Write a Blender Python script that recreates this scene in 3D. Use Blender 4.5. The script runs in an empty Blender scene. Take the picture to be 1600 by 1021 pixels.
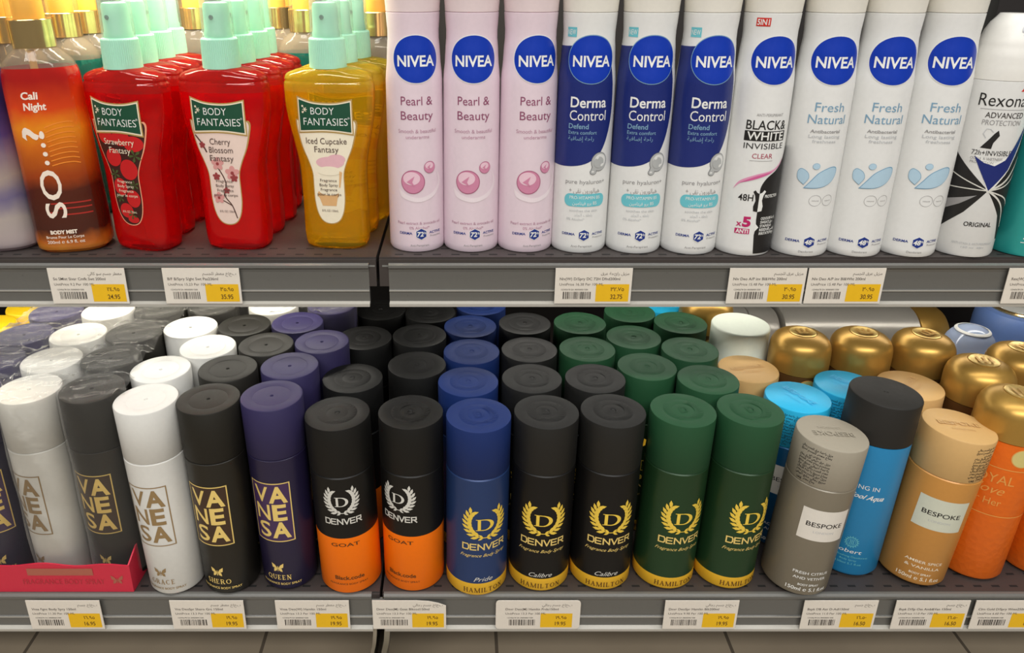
import bpy, bmesh, math, random
from mathutils import Vector, Matrix
from mathutils.geometry import tessellate_polygon

random.seed(7)
PI = math.pi
C = bpy.context.scene.collection
SC = bpy.context.scene

# ------------------------------------------------------------------ camera
PITCH = math.radians(21.2)
FPX = 1282 * math.cos(PITCH)
CX, CY = 722.0, -45 + FPX * math.tan(PITCH)
CAMZ = 0.642
cam_data = bpy.data.cameras.new('camera')
cam_data.sensor_width = 36
cam_data.lens = FPX / 1600 * 36
cam_data.shift_x = (800 - CX) / 1600
cam_data.shift_y = (CY - 510.5) / 1600
cam_data.clip_start = 0.02
cam = bpy.data.objects.new('camera', cam_data)
cam.location = (0, 0, CAMZ)
cam.rotation_euler = (PI / 2 - PITCH, 0, 0)
C.objects.link(cam)
SC.camera = cam

# ------------------------------------------------------------------ light
SC.view_settings.view_transform = 'Standard'
SC.view_settings.look = 'None'
SC.view_settings.gamma = 1
SC.view_settings.use_curve_mapping = False
SC.view_settings.exposure = -0.30
W = bpy.data.worlds.new('World'); SC.world = W
W.use_nodes = True
W.node_tree.nodes['Background'].inputs[0].default_value = (1.0, 0.965, 0.92, 1)
W.node_tree.nodes['Background'].inputs[1].default_value = 0.16


def area(name, loc, rot, sx, sy, power, col=(1, 0.985, 0.95)):
    d = bpy.data.lights.new(name, 'AREA'); d.shape = 'RECTANGLE'
    d.size = sx; d.size_y = sy; d.energy = power; d.color = col
    o = bpy.data.objects.new(name, d); o.location = loc; o.rotation_euler = rot
    C.objects.link(o)
    return o


# the shop's ceiling tubes run along the aisle; under-shelf tubes light the left bay
area('ceiling_tube_light', (0.0, 0.18, 2.5), (0, 0, 0), 3.2, 0.35, 40)
area('ceiling_tube_light', (0.1, -1.6, 2.4), (math.radians(40), 0, 0), 3.2, 0.4, 96)
area('shelf_tube_light', (-0.36, 0.65, CAMZ - 0.2335), (0, 0, 0), 0.52, 0.02, 0.8, (1, 0.94, 0.82))
area('shelf_tube_light', (0.30, 0.70, CAMZ - 0.2335), (0, 0, 0), 0.66, 0.02, 0.62, (1, 0.95, 0.86))
area('shelf_tube_light', (-0.34, 0.69, CAMZ + 0.15), (0, 0, 0), 0.50, 0.05, 7.0, (1, 0.88, 0.64))


# ------------------------------------------------------------------ helpers
def lin(c):
    return tuple(((v / 255) / 12.92 if v / 255 <= 0.04045 else ((v / 255 + 0.055) / 1.055) ** 2.4) for v in c) + (1.0,)


MATS = {}


def mat(name, rgb, rough=0.45, metal=0.0, spec=0.5, grain=0.04, bump=0.0, scale=300, coat=0.0, sheen=0.0):
    """principled surface with a little procedural grain in colour and roughness"""
    if name in MATS:
        return MATS[name]
    m = bpy.data.materials.new(name); m.use_nodes = True
    nt = m.node_tree; b = nt.nodes['Principled BSDF']
    b.inputs['Metallic'].default_value = metal
    b.inputs['Specular IOR Level'].default_value = spec
    b.inputs['Coat Weight'].default_value = coat
    b.inputs['Sheen Weight'].default_value = sheen
    tc = nt.nodes.new('ShaderNodeTexCoord'); n = nt.nodes.new('ShaderNodeTexNoise')
    n.inputs['Scale'].default_value = scale; n.inputs['Detail'].default_value = 3
    nt.links.new(tc.outputs['Object'], n.inputs['Vector'])
    mr = nt.nodes.new('ShaderNodeMapRange')
    mr.inputs['To Min'].default_value = max(0.02, rough - 0.05); mr.inputs['To Max'].default_value = min(1, rough + 0.05)
    nt.links.new(n.outputs['Fac'], mr.inputs['Value']); nt.links.new(mr.outputs['Result'], b.inputs['Roughness'])
    mx = nt.nodes.new('ShaderNodeMix'); mx.data_type = 'RGBA'
    l = lin(rgb)
    mx.inputs['A'].default_value = tuple(v * (1 - grain) for v in l[:3]) + (1,)
    mx.inputs['B'].default_value = tuple(min(1, v * (1 + grain)) for v in l[:3]) + (1,)
    nt.links.new(n.outputs['Fac'], mx.inputs['Factor']); nt.links.new(mx.outputs['Result'], b.inputs['Base Color'])
    if bump:
        bp = nt.nodes.new('ShaderNodeBump'); bp.inputs['Strength'].default_value = bump
        bp.inputs['Distance'].default_value = 0.0004
        nt.links.new(n.outputs['Fac'], bp.inputs['Height']); nt.links.new(bp.outputs['Normal'], b.inputs['Normal'])
    MATS[name] = m
    return m


def clear_mat(name, rgb, tint, fac, rough=0.06, ramp=None, zlen=0.15, glass=0.0):
    """see-through plastic or liquid: a tinted transparent layer under a coloured glossy one"""
    if name in MATS:
        return MATS[name]
    m = bpy.data.materials.new(name); m.use_nodes = True
    nt = m.node_tree; b = nt.nodes['Principled BSDF']; out = nt.nodes['Material Output']
    b.inputs['Base Color'].default_value = lin(rgb); b.inputs['Roughness'].default_value = rough
    b.inputs['Specular IOR Level'].default_value = 0.9
    t = nt.nodes.new('ShaderNodeBsdfTransparent'); t.inputs[0].default_value = lin(tint)
    mx = nt.nodes.new('ShaderNodeMixShader'); mx.inputs[0].default_value = fac
    src = t.outputs[0]
    if glass:
        g = nt.nodes.new('ShaderNodeBsdfGlass'); g.inputs['Color'].default_value = lin(tint); g.inputs['Roughness'].default_value = .02; g.inputs['IOR'].default_value = glass
        m2 = nt.nodes.new('ShaderNodeMixShader'); m2.inputs[0].default_value = .75
        nt.links.new(t.outputs[0], m2.inputs[1]); nt.links.new(g.outputs[0], m2.inputs[2]); src = m2.outputs[0]
    nt.links.new(src, mx.inputs[1]); nt.links.new(b.outputs[0], mx.inputs[2])
    nt.links.new(mx.outputs[0], out.inputs[0])
    tc = nt.nodes.new('ShaderNodeTexCoord')
    n = nt.nodes.new('ShaderNodeTexNoise'); n.inputs['Scale'].default_value = 60
    nt.links.new(tc.outputs['Object'], n.inputs['Vector'])
    bp = nt.nodes.new('ShaderNodeBump'); bp.inputs['Strength'].default_value = 0.25; bp.inputs['Distance'].default_value = 0.001
    nt.links.new(n.outputs['Fac'], bp.inputs['Height']); nt.links.new(bp.outputs['Normal'], b.inputs['Normal'])
    if ramp:
        sp = nt.nodes.new('ShaderNodeSeparateXYZ'); nt.links.new(tc.outputs['Object'], sp.inputs[0])
        dv = nt.nodes.new('ShaderNodeMath'); dv.operation = 'MULTIPLY_ADD'
        dv.inputs[1].default_value = 1 / zlen
        ns = nt.nodes.new('ShaderNodeMath'); ns.operation = 'MULTIPLY_ADD'; ns.inputs[1].default_value = 0.10; ns.inputs[2].default_value = -0.05
        nt.links.new(n.outputs['Fac'], ns.inputs[0]); nt.links.new(ns.outputs[0], dv.inputs[2])
        nt.links.new(sp.outputs['Z'], dv.inputs[0])
        cr = nt.nodes.new('ShaderNodeValToRGB')
        els = cr.color_ramp.elements
        while len(els) < len(ramp):
            els.new(0.5)
        for e, (p, c) in zip(els, ramp):
            e.position = p; e.color = lin(c)
        nt.links.new(dv.outputs[0], cr.inputs[0]); nt.links.new(cr.outputs[0], b.inputs['Base Color'])
        nt.links.new(cr.outputs[0], t.inputs[0])
    MATS[name] = m
    return m


def link(name, me, parent=None):
    o = bpy.data.objects.new(name, me); C.objects.link(o)
    if parent:
        o.parent = parent
    return o


def obj(name, bm, mats, parent=None, smooth=True):
    me = bpy.data.meshes.new(name)
    bm.normal_update(); bm.to_mesh(me); bm.free()
    for m in (mats if isinstance(mats, (list, tuple)) else [mats]):
        me.materials.append(m)
    if smooth:
        for p in me.polygons:
            p.use_smooth = True
        try:
            me.set_sharp_from_angle(angle=math.radians(38))
        except Exception:
            pass
    return link(name, me, parent)


def thing(name, label, cat, loc=(0, 0, 0), rz=0, group=None, lean=0):
    o = bpy.data.objects.new(name, None); C.objects.link(o)
    o.empty_display_size = 0.02
    o.location = loc; o.rotation_euler = (0, lean, rz)
    o['label'] = label; o['category'] = cat
    if group:
        o['group'] = group
    return o


def tag(o, label, cat, group=None, kind=None):
    o['label'] = label; o['category'] = cat
    if group:
        o['group'] = group
    if kind:
        o['kind'] = kind
    return o


def copy_tree(o, parent=None):
    c = o.copy(); C.objects.link(c)
    if parent is not None:
        c.parent = parent
    for ch in list(o.children):
        copy_tree(ch, c)
    return c


def lathe(bm, prof, seg=56, mi=None, cap0=True, cap1=True):
    """prof: list of (r, z[, material index of the ring above])"""
    rings = []
    for p in prof:
        r, z = p[0], p[1]
        if r < 1e-6:
            rings.append([bm.verts.new((0, 0, z))])
        else:
            rings.append([bm.verts.new((r * math.cos(2 * PI * k / seg), r * math.sin(2 * PI * k / seg), z)) for k in range(seg)])
    for i in range(len(rings) - 1):
        a, b = rings[i], rings[i + 1]
        m = prof[i][2] if len(prof[i]) > 2 else (mi or 0)
        for k in range(seg):
            k2 = (k + 1) % seg
            if len(a) == 1 and len(b) == 1:
                continue
            if len(a) == 1:
                f = bm.faces.new((a[0], b[k2], b[k]))
            elif len(b) == 1:
                f = bm.faces.new((a[k], a[k2], b[0]))
            else:
                f = bm.faces.new((a[k], a[k2], b[k2], b[k]))
            f.material_index = m
    if cap0 and len(rings[0]) > 1:
        bm.faces.new(list(reversed(rings[0]))).material_index = prof[0][2] if len(prof[0]) > 2 else (mi or 0)
    if cap1 and len(rings[-1]) > 1:
        bm.faces.new(rings[-1]).material_index = prof[-1][2] if len(prof[-1]) > 2 else (mi or 0)
    return bm


def mm(prof):
    return [(p[0] / 1000, p[1] / 1000) + tuple(p[2:]) for p in prof]


def box(bm, x0, x1, y0, y1, z0, z1, mi=0):
    v = [bm.verts.new((x, y, z)) for z in (z0, z1) for y in (y0, y1) for x in (x0, x1)]
    for idx in ((0, 2, 3, 1), (4, 5, 7, 6), (0, 1, 5, 4), (1, 3, 7, 5), (3, 2, 6, 7), (2, 0, 4, 6)):
        bm.faces.new([v[i] for i in idx]).material_index = mi
    return bm


def interp(tab, z):
    if z <= tab[0][0]:
        return tab[0][1]
    for (a, ra), (b, rb) in zip(tab, tab[1:]):
        if z <= b:
            t = (z - a) / (b - a); t = t * t * (3 - 2 * t)
            return ra + (rb - ra) * t
    return tab[-1][1]


# ------------------------------------------------------------------ print: lettering and marks wrapped on a surface
TXT = {}


def text_geo(s, bold=0.0):
    key = (s, bold)
    if key in TXT:
        return TXT[key]
    cu = bpy.data.curves.new('t', 'FONT'); cu.body = s; cu.size = 1; cu.resolution_u = 3; cu.offset = bold
    o = bpy.data.objects.new('t', cu); C.objects.link(o)
    dg = bpy.context.evaluated_depsgraph_get()
    e = o.evaluated_get(dg); me = e.to_mesh()
    vs = [(v.co.x, v.co.y) for v in me.vertices]; fs = [tuple(p.vertices) for p in me.polygons]
    e.to_mesh_clear(); bpy.data.objects.remove(o); bpy.data.curves.remove(cu)
    TXT[key] = (vs, fs)
    return TXT[key]


_AR = {'ا': (0xFE8D, 2), 'ب': (0xFE8F, 4), 'ة': (0xFE93, 2), 'ت': (0xFE95, 4), 'ج': (0xFE9D, 4), 'ح': (0xFEA1, 4), 'د': (0xFEA9, 2),
       'ر': (0xFEAD, 2), 'ز': (0xFEAF, 2), 'س': (0xFEB1, 4), 'ش': (0xFEB5, 4), 'ض': (0xFEBD, 4), 'ط': (0xFEC1, 4), 'ع': (0xFEC9, 4),
       'ف': (0xFED1, 4), 'ق': (0xFED5, 4), 'ك': (0xFED9, 4), 'ل': (0xFEDD, 4), 'م': (0xFEE1, 4), 'ن': (0xFEE5, 4), 'ه': (0xFEE9, 4),
       'و': (0xFEED, 2), 'ي': (0xFEF1, 4), 'إ': (0xFE87, 2)}


def arabic(s):
    out = []
    for w in s.split(' '):
        r = ''
        for i, ch in enumerate(w):
            if ch not in _AR:
                r += ch; continue
            base, n = _AR[ch]
            prev = i > 0 and w[i - 1] in _AR and _AR[w[i - 1]][1] == 4
            nxt = i < len(w) - 1 and w[i + 1] in _AR and n == 4
            form = (3 if prev and nxt else 2 if nxt else 1 if prev else 0)
            r += chr(base + form)
        out.append(r[::-1])
    return ' '.join(reversed(out))


class Print:
    """flat artwork in millimetres (u along the surface, v up), later laid on a surface"""
    def __init__(s):
        s.items = []; s.mats = []

    def mi(s, m):
        if m not in s.mats:
            s.mats.append(m)
        return s.mats.index(m)

    def text(s, t, u, v, ch, m, w=None, sx=1.0, bold=0.0, shear=0.0, rot=0.0, align='C', layer=2, maxw=None):
        vs, fs = text_geo(t, bold)
        if not vs:
            return s
        k = ch / 0.682
        x0 = min(p[0] for p in vs); x1 = max(p[0] for p in vs)
        kx = k * sx
        if w:
            kx = w / (x1 - x0)
        ox = -(x0 + x1) / 2 if align == 'C' else -x0 if align == 'L' else -x1
        cr, sr = math.cos(rot), math.sin(rot)
        pts = []
        for x, y in vs:
            a = (x + ox) * kx + shear * (y - 0.34) * k; b = (y - 0.341) * k
            pts.append((u + a * cr - b * sr, v + a * sr + b * cr))
        s.items.append((pts, fs, s.mi(m), layer))
        return s

    def poly(s, pts, m, layer=1, holes=()):
        loops = [[Vector((p[0], p[1], 0)) for p in pts]] + [[Vector((p[0], p[1], 0)) for p in h] for h in holes]
        flat = [p for l in loops for p in l]
        tris = tessellate_polygon(loops)
        fs = []
        for t in tris:
            a, b, c = (flat[i] for i in t)
            ar = (b.x - a.x) * (c.y - a.y) - (c.x - a.x) * (b.y - a.y)
            if abs(ar) > 1e-9:
                fs.append(tuple(t) if ar > 0 else tuple(reversed(t)))
        s.items.append(([(p.x, p.y) for p in flat], fs, s.mi(m), layer))
        return s

    def rect(s, u0, u1, v0, v1, m, layer=1):
        return s.poly([(u0, v0), (u1, v0), (u1, v1), (u0, v1)], m, layer)

    def rrect(s, u0, u1, v0, v1, r, m, layer=1):
        pts = []
        for cx, cy, a in ((u1 - r, v0 + r, -90), (u1 - r, v1 - r, 0), (u0 + r, v1 - r, 90), (u0 + r, v0 + r, 180)):
            for k in range(7):
                t = math.radians(a + 15 * k); pts.append((cx + r * math.cos(t), cy + r * math.sin(t)))
        return s.poly(pts, m, layer)

    def ell(s, u, v, a, b, m, layer=1, n=40, hole=None, rot=0):
        def e(a, b):
            return [(u + a * math.cos(2 * PI * k / n) * math.cos(rot) - b * math.sin(2 * PI * k / n) * math.sin(rot),
                     v + a * math.cos(2 * PI * k / n) * math.sin(rot) + b * math.sin(2 * PI * k / n) * math.cos(rot)) for k in range(n)]
        return s.poly(e(a, b), m, layer, [e(*hole)] if hole else ())

    def stroke(s, pts, w, m, layer=2, closed=False):
        n = len(pts); idx = range(n if closed else n - 1)
        for i in idx:
            (x0, y0), (x1, y1) = pts[i], pts[(i + 1) % n]
            dx, dy = x1 - x0, y1 - y0; l = math.hypot(dx, dy) or 1
            nx, ny = -dy / l * w / 2, dx / l * w / 2; ex, ey = dx / l * w / 2.2, dy / l * w / 2.2
            s.poly([(x0 - ex + nx, y0 - ey + ny), (x0 - ex - nx, y0 - ey - ny), (x1 + ex - nx, y1 + ey - ny), (x1 + ex + nx, y1 + ey + ny)], m, layer)
        return s

    def curve(s, pts, n=8):
        """Catmull-Rom through points"""
        out = []
        P = [pts[0]] + list(pts) + [pts[-1]]
        for i in range(1, len(P) - 2):
            for k in range(n):
                t = k / n
                q = []
                for d in (0, 1):
                    a, b, c, e = P[i - 1][d], P[i][d], P[i + 1][d], P[i + 2][d]
                    q.append(0.5 * (2 * b + (c - a) * t + (2 * a - 5 * b + 4 * c - e) * t * t + (3 * b - a - 3 * c + e) * t ** 3))
                out.append(tuple(q))
        out.append(tuple(pts[-1]))
        return out

    def lay(s, name, parent, mapf, step=1.6, eps=0.00010, cutv=False):
        bm = bmesh.new()
        lays = sorted(set(i[3] for i in s.items))
        for L in lays:
            b2 = bmesh.new(); n_i = 0
            for pts, fs, m, l in s.items:
                if l != L:
                    continue
                n_i += 1
                vv = [b2.verts.new((p[0], p[1], min(n_i, 40) * 1e-5)) for p in pts]
                for f in fs:
                    try:
                        b2.faces.new([vv[i] for i in f]).material_index = m
                    except ValueError:
                        pass
            us = [v.co.x for v in b2.verts]; vs = [v.co.y for v in b2.verts]
            u = math.floor(min(us) / step) * step + step
            while u < max(us):
                bmesh.ops.bisect_plane(b2, geom=b2.verts[:] + b2.edges[:] + b2.faces[:], plane_co=(u, 0, 0), plane_no=(1, 0, 0), dist=1e-5)
                u += step
            if cutv:
                v_ = math.floor(min(vs) / 4) * 4 + 4
                while v_ < max(vs):
                    bmesh.ops.bisect_plane(b2, geom=b2.verts[:] + b2.edges[:] + b2.faces[:], plane_co=(0, v_, 0), plane_no=(0, 1, 0), dist=1e-5)
                    v_ += 4
            b2.verts.index_update()
            nv = [bm.verts.new(mapf(v.co.x / 1000, v.co.y / 1000, eps * L + v.co.z * .25)) for v in b2.verts]
            for f in b2.faces:
                try:
                    bm.faces.new([nv[v.index] for v in f.verts]).material_index = f.material_index
                except ValueError:
                    pass
            b2.free()
        return obj(name, bm, s.mats, parent, smooth=False)


def on_can(r, phi=0.0):
    rf = r if callable(r) else (lambda z: r)

    def f(u, v, e):
        rr = rf(v); a = u / rr + phi
        return ((rr + e) * math.sin(a), -(rr + e) * math.cos(a), v)
    return f


def on_top(z, rot=0.0):
    def f(u, v, e):
        return (u * math.cos(rot) - v * math.sin(rot), u * math.sin(rot) + v * math.cos(rot), z + e)
    return f


def on_front(y, x0=0.0, z0=0.0):
    return lambda u, v, e: (x0 + u, y - e, z0 + v)


# --- artwork pieces
def laurel(P, u, v, w, h, m, layer=2):
    a, b = w / 2 * 0.86, h * 0.50
    cy = v + h * 0.06
    n = 9
    for side in (-1, 1):
        for k in range(n):
            th = math.radians(-84 + 118 * k / (n - 1))
            px, py = u + side * a * math.cos(th), cy + b * math.sin(th)
            tx, ty = -side * a * math.sin(th), b * math.cos(th)
            ang = math.atan2(ty, tx)
            L = h * (0.235 if k else 0.16); wd = L * 0.19
            for off in (-0.62, 0.62):
                an = ang + off
                q = [(px + L * t * math.cos(an) - s_ * wd * math.sin(an), py + L * t * math.sin(an) + s_ * wd * math.cos(an))
                     for t, s_ in ((0, 0.1), (0.3, -0.9), (0.6, -1), (1, 0), (0.6, 1), (0.3, 0.9))]
                P.poly(q, m, layer)
        pts = [(u + side * a * math.cos(math.radians(t)), cy + b * math.sin(math.radians(t))) for t in range(-96, 40, 12)]
        P.stroke(pts, h * 0.022, m, layer)


def serif_d(P, u, v, w, h, m, layer=2):
    st = w * 0.17
    x0, x1, y0, y1 = u - w / 2, u + w / 2, v - h / 2, v + h / 2
    out, inn = [], []
    for k in range(17):
        t = math.radians(-90 + 180 * k / 16)
        out.append((x0 + w * 0.45 + (w * 0.55) * math.cos(t), v + h / 2 * math.sin(t)))
        inn.append((x0 + w * 0.42 + (w * 0.37) * math.cos(t), v + h * 0.43 * math.sin(t)))
    P.poly([(x0, y0), (x0 + w * .1, y0)] + out + [(x0, y1), (x0, y1 - h * .05), (x0 + w * .1, y1 - h * .06), (x0 + w * .1, y0 + h * .06), (x0, y0 + h * .05)],
           m, layer, [[(x0 + w * .1 + st, y0 + h * .07)] + inn + [(x0 + w * .1 + st, y1 - h * .07)]])


def denver_word(P, u, v, w, h, m, layer=2):
    cw = w / 6.45; sw = h * 0.2; g = cw * 1.09
    x = u - w / 2 + cw * .08; y0, y1 = v - h / 2, v + h / 2; L = cw * 0.86
    S = lambda *p: P.stroke(list(p), sw, m, layer)
    S((x, y1), (x + L * .8, y1), (x + L, y1 - h * .25), (x + L, y0 + h * .25), (x + L * .8, y0), (x, y0), (x, y1))
    x += g * 1.02
    S((x + L * .9, y1), (x, y1), (x, y0), (x + L * .9, y0)); S((x, v), (x + L * .8, v))
    x += g
    S((x, y0), (x, y1), (x + L, y0), (x + L, y1))
    x += g * 1.03
    S((x, y1), (x + L * .5, y0), (x + L, y1))
    x += g
    S((x + L * .9, y1), (x, y1), (x, y0), (x + L * .9, y0)); S((x, v), (x + L * .8, v))
    x += g
    S((x, y0), (x, y1), (x + L * .9, y1), (x + L * .9, v), (x, v)); S((x + L * .45, v), (x + L, y0))


SER = {'H': ('v0', 'v1', 'h.5'), 'A': ('d0-.5', 'd1-.5', 'h.35'), 'I': ('v.5',)}


def serif_word(P, t, u, v, w, h, m, layer=2):
    """roman capitals drawn from thick and thin strokes with serifs"""
    wid = {'I': .35, 'M': 1.15, 'O': 1.0, 'Q': 1.0, 'G': .95, 'C': .9, 'S': .65, 'E': .7, 'L': .7, 'T': .8}
    tot = sum(wid.get(c, .85) + .25 for c in t) - .25
    k = w / tot; x = u - w / 2; y0 = v - h / 2; y1 = v + h / 2
    TK, TN = h * .17, h * .08

    def ln(a, b, tw):
        P.stroke([a, b], tw, m, layer)

    def sf(px, py):
        P.rect(px - h * .17, px + h * .17, py - h * .035, py + h * .035, m, layer)
    for c in t:
        cw = wid.get(c, .85) * k; xa, xb = x + h * .12, x + cw - h * .12; xm = x + cw / 2
        if c in 'HIMNLETR':
            if c == 'I':
                ln((xm, y0), (xm, y1), TK); sf(xm, y0); sf(xm, y1)
            elif c == 'T':
                ln((xm, y0), (xm, y1), TK); sf(xm, y0); ln((xa - h * .05, y1), (xb + h * .05, y1), TN)
                P.rect(xa - h * .1, xa - h * .04, y1 - h * .2, y1, m, layer); P.rect(xb + h * .04, xb + h * .1, y1 - h * .2, y1, m, layer)
            else:
                ln((xa, y0), (xa, y1), TN if c in 'MN' else TK); sf(xa, y0); sf(xa, y1)
        if c == 'H':
            ln((xb, y0), (xb, y1), TK); sf(xb, y0); sf(xb, y1); ln((xa, v), (xb, v), TN)
        elif c == 'M':
            ln((xb, y0), (xb, y1), TK); sf(xb, y0); sf(xb, y1); ln((xa, y1), (xm, y0), TK); ln((xm, y0), (xb, y1), TN)
        elif c == 'N':
            ln((xb, y0), (xb, y1), TN); sf(xb, y1); ln((xa, y1), (xb, y0), TK)
        elif c == 'L':
            ln((xa, y0), (xb, y0), TN); P.rect(xb - h * .04, xb + h * .02, y0, y0 + h * .22, m, layer)
        elif c == 'E':
            for yy, f in ((y0, 1), (v, .75), (y1, 1)):
                ln((xa, yy), (xa + (xb - xa) * f, yy), TN)
            P.rect(xb - h * .04, xb + h * .02, y0, y0 + h * .2, m, layer); P.rect(xb - h * .04, xb + h * .02, y1 - h * .2, y1, m, layer)
        elif c == 'A':
            ln((xa, y0), (xm, y1), TN); ln((xm, y1), (xb, y0), TK); ln((xa + (xm - xa) * .4, y0 + h * .35), (xb - (xb - xm) * .4, y0 + h * .35), TN); sf(xa, y0); sf(xb, y0)
        elif c == 'R':
            pts = [(xa, y1)] + [(xa + (xb - xa) * (.45 + .45 * math.cos(math.radians(a))), v + h * .25 + h * .25 * math.sin(math.radians(a))) for a in range(90, -91, -30)] + [(xa, v)]
            P.stroke(pts, TN * 1.3, m, layer); ln((xm, v), (xb, y0), TK); sf(xb, y0)
        elif c in 'OQGC':
            a0, a1 = (0, 360) if c in 'OQ' else (45, 315)
            oo, ii = [], []
            for q in range(25):
                th = math.radians(a0 + (a1 - a0) * q / 24)
                oo.append((xm + (cw / 2) * math.cos(th), v + h * .53 * math.sin(th)))
                ii.append((xm + (cw / 2 - TK) * math.cos(th), v + (h * .53 - TN) * math.sin(th)))
            if c in 'OQ':
                P.poly(oo[:-1], m, layer, [ii[:-1]])
            else:
                for q in range(24):
                    P.poly([oo[q], oo[q + 1], ii[q + 1], ii[q]], m, layer)
            if c == 'G':
                ln((xb, y0 + h * .08), (xb, v - h * .03), TK); sf(xb, v)
            if c == 'Q':
                ln((xm, y0 + h * .1), (xb + h * .1, y0 - h * .15), TK * .8)
        elif c == 'S':
            pts = [(xm + (cw * .36) * math.cos(math.radians(a)), v + h * .25 + h * .25 * math.sin(math.radians(a))) for a in range(30, 271, 30)]
            pts += [(xm + (cw * .4) * math.cos(math.radians(a)), v - h * .25 + h * .25 * math.sin(math.radians(a))) for a in range(60, -151, -30)]
            P.stroke(pts, TN * 1.6, m, layer)
        elif c == 'U':
            ln((xa, y1), (xa, v - h * .1), TK); ln((xb, y1), (xb, v - h * .1), TN); sf(xa, y1); sf(xb, y1)
            P.stroke([(xm + (xb - xa) / 2 * math.cos(math.radians(a)), v - h * .1 + h * .4 * math.sin(math.radians(a))) for a in range(180, 361, 30)], TN * 1.4, m, layer)
        x += cw + .25 * k


def butterfly(P, u, v, s, m, layer=2):
    for d in (-1, 1):
        P.poly([(u + d * .04 * s, v), (u + d * .25 * s, v + .35 * s), (u + d * .55 * s, v + .55 * s), (u + d * .5 * s, v + .1 * s), (u + d * .2 * s, v - .05 * s)][::d], m, layer)
        P.poly([(u + d * .04 * s, v - .02 * s), (u + d * .36 * s, v - .05 * s), (u + d * .4 * s, v - .4 * s), (u + d * .15 * s, v - .3 * s)][::d], m, layer)
    P.stroke([(u, v - .3 * s), (u, v + .2 * s)], .07 * s, m, layer)


# ------------------------------------------------------------------ placing by what the lens sees
def ray(px, py):
    a, b = (px - CX) / FPX, (py - CY) / FPX
    return Vector((a, math.cos(PITCH) - b * math.sin(PITCH), -math.sin(PITCH) - b * math.cos(PITCH)))


def onz(px, py, z):
    r = ray(px, py); t = (z - CAMZ) / r.z
    return Vector((r.x * t, r.y * t, z))


def ony(px, py, y):
    r = ray(px, py); t = y / r.y
    return Vector((r.x * t, y, CAMZ + r.z * t))


ZL = CAMZ - 0.472      # lower deck
ZU = CAMZ - 0.208      # upper deck
YL, YU = 0.4835, 0.5565  # price rail faces
YB = 1.0               # back panel
SEAM = -0.066          # where two bays meet

# ------------------------------------------------------------------ the setting
def tile_mat():
    m = mat('floor_tile', (150, 136, 116), 0.5, grain=0.25, scale=9)
    nt = m.node_tree; b = nt.nodes['Principled BSDF']
    tc = [n for n in nt.nodes if n.type == 'TEX_COORD'][0]
    src = b.inputs['Base Color'].links[0].from_socket
    sp = nt.nodes.new('ShaderNodeSeparateXYZ'); nt.links.new(tc.outputs['Object'], sp.inputs[0])
    last = None
    for ax, off in (('X', 0.2736), ('Y', 0.05)):
        a = nt.nodes.new('ShaderNodeMath'); a.operation = 'SUBTRACT'; a.inputs[1].default_value = off - 0.11925
        nt.links.new(sp.outputs[ax], a.inputs[0])
        w = nt.nodes.new('ShaderNodeMath'); w.operation = 'FLOORED_MODULO'; w.inputs[1].default_value = 0.2385
        nt.links.new(a.outputs[0], w.inputs[0])
        d = nt.nodes.new('ShaderNodeMath'); d.operation = 'COMPARE'; d.inputs[1].default_value = 0.11925; d.inputs[2].default_value = 0.0017
        nt.links.new(w.outputs[0], d.inputs[0])
        if last:
            mxx = nt.nodes.new('ShaderNodeMath'); mxx.operation = 'MAXIMUM'
            nt.links.new(last.outputs[0], mxx.inputs[0]); nt.links.new(d.outputs[0], mxx.inputs[1]); last = mxx
        else:
            last = d
    mx = nt.nodes.new('ShaderNodeMix'); mx.data_type = 'RGBA'; mx.inputs['B'].default_value = lin((90, 80, 68))
    nt.links.new(last.outputs[0], mx.inputs['Factor']); nt.links.new(src, mx.inputs['A']); nt.links.new(mx.outputs['Result'], b.inputs['Base Color'])
    return m


bm = bmesh.new(); box(bm, -2.2, 2.2, -2.6, 1.05, -0.02, 0.0)
fl = obj('floor', bm, tile_mat()); fl['kind'] = 'structure'
bm = bmesh.new(); box(bm, -2.2, 2.2, YB, YB + 0.03, 0.0, 1.9)
wb = obj('wall_back', bm, mat('back_panel', (34, 30, 29), 0.6)); wb['kind'] = 'structure'

M_DECK = mat('shelf_steel', (62, 56, 54), 0.42, metal=0.0)
M_DARK = mat('dark_gap', (16, 15, 15), 0.7)
M_RAIL = mat('rail_plastic', (102, 101, 97), 0.3)
M_RAILHI = mat('rail_edge', (176, 172, 163), 0.3)
M_PAPER = mat('tag_paper', (226, 218, 206), 0.6)
M_YEL = mat('tag_yellow', (236, 186, 22), 0.55)
M_INK = mat('ink_grey', (96, 88, 82), 0.7)
M_INKD = mat('ink_dark', (52, 46, 42), 0.7)
M_PRICE = mat('ink_price', (92, 62, 18), 0.7)


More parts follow.
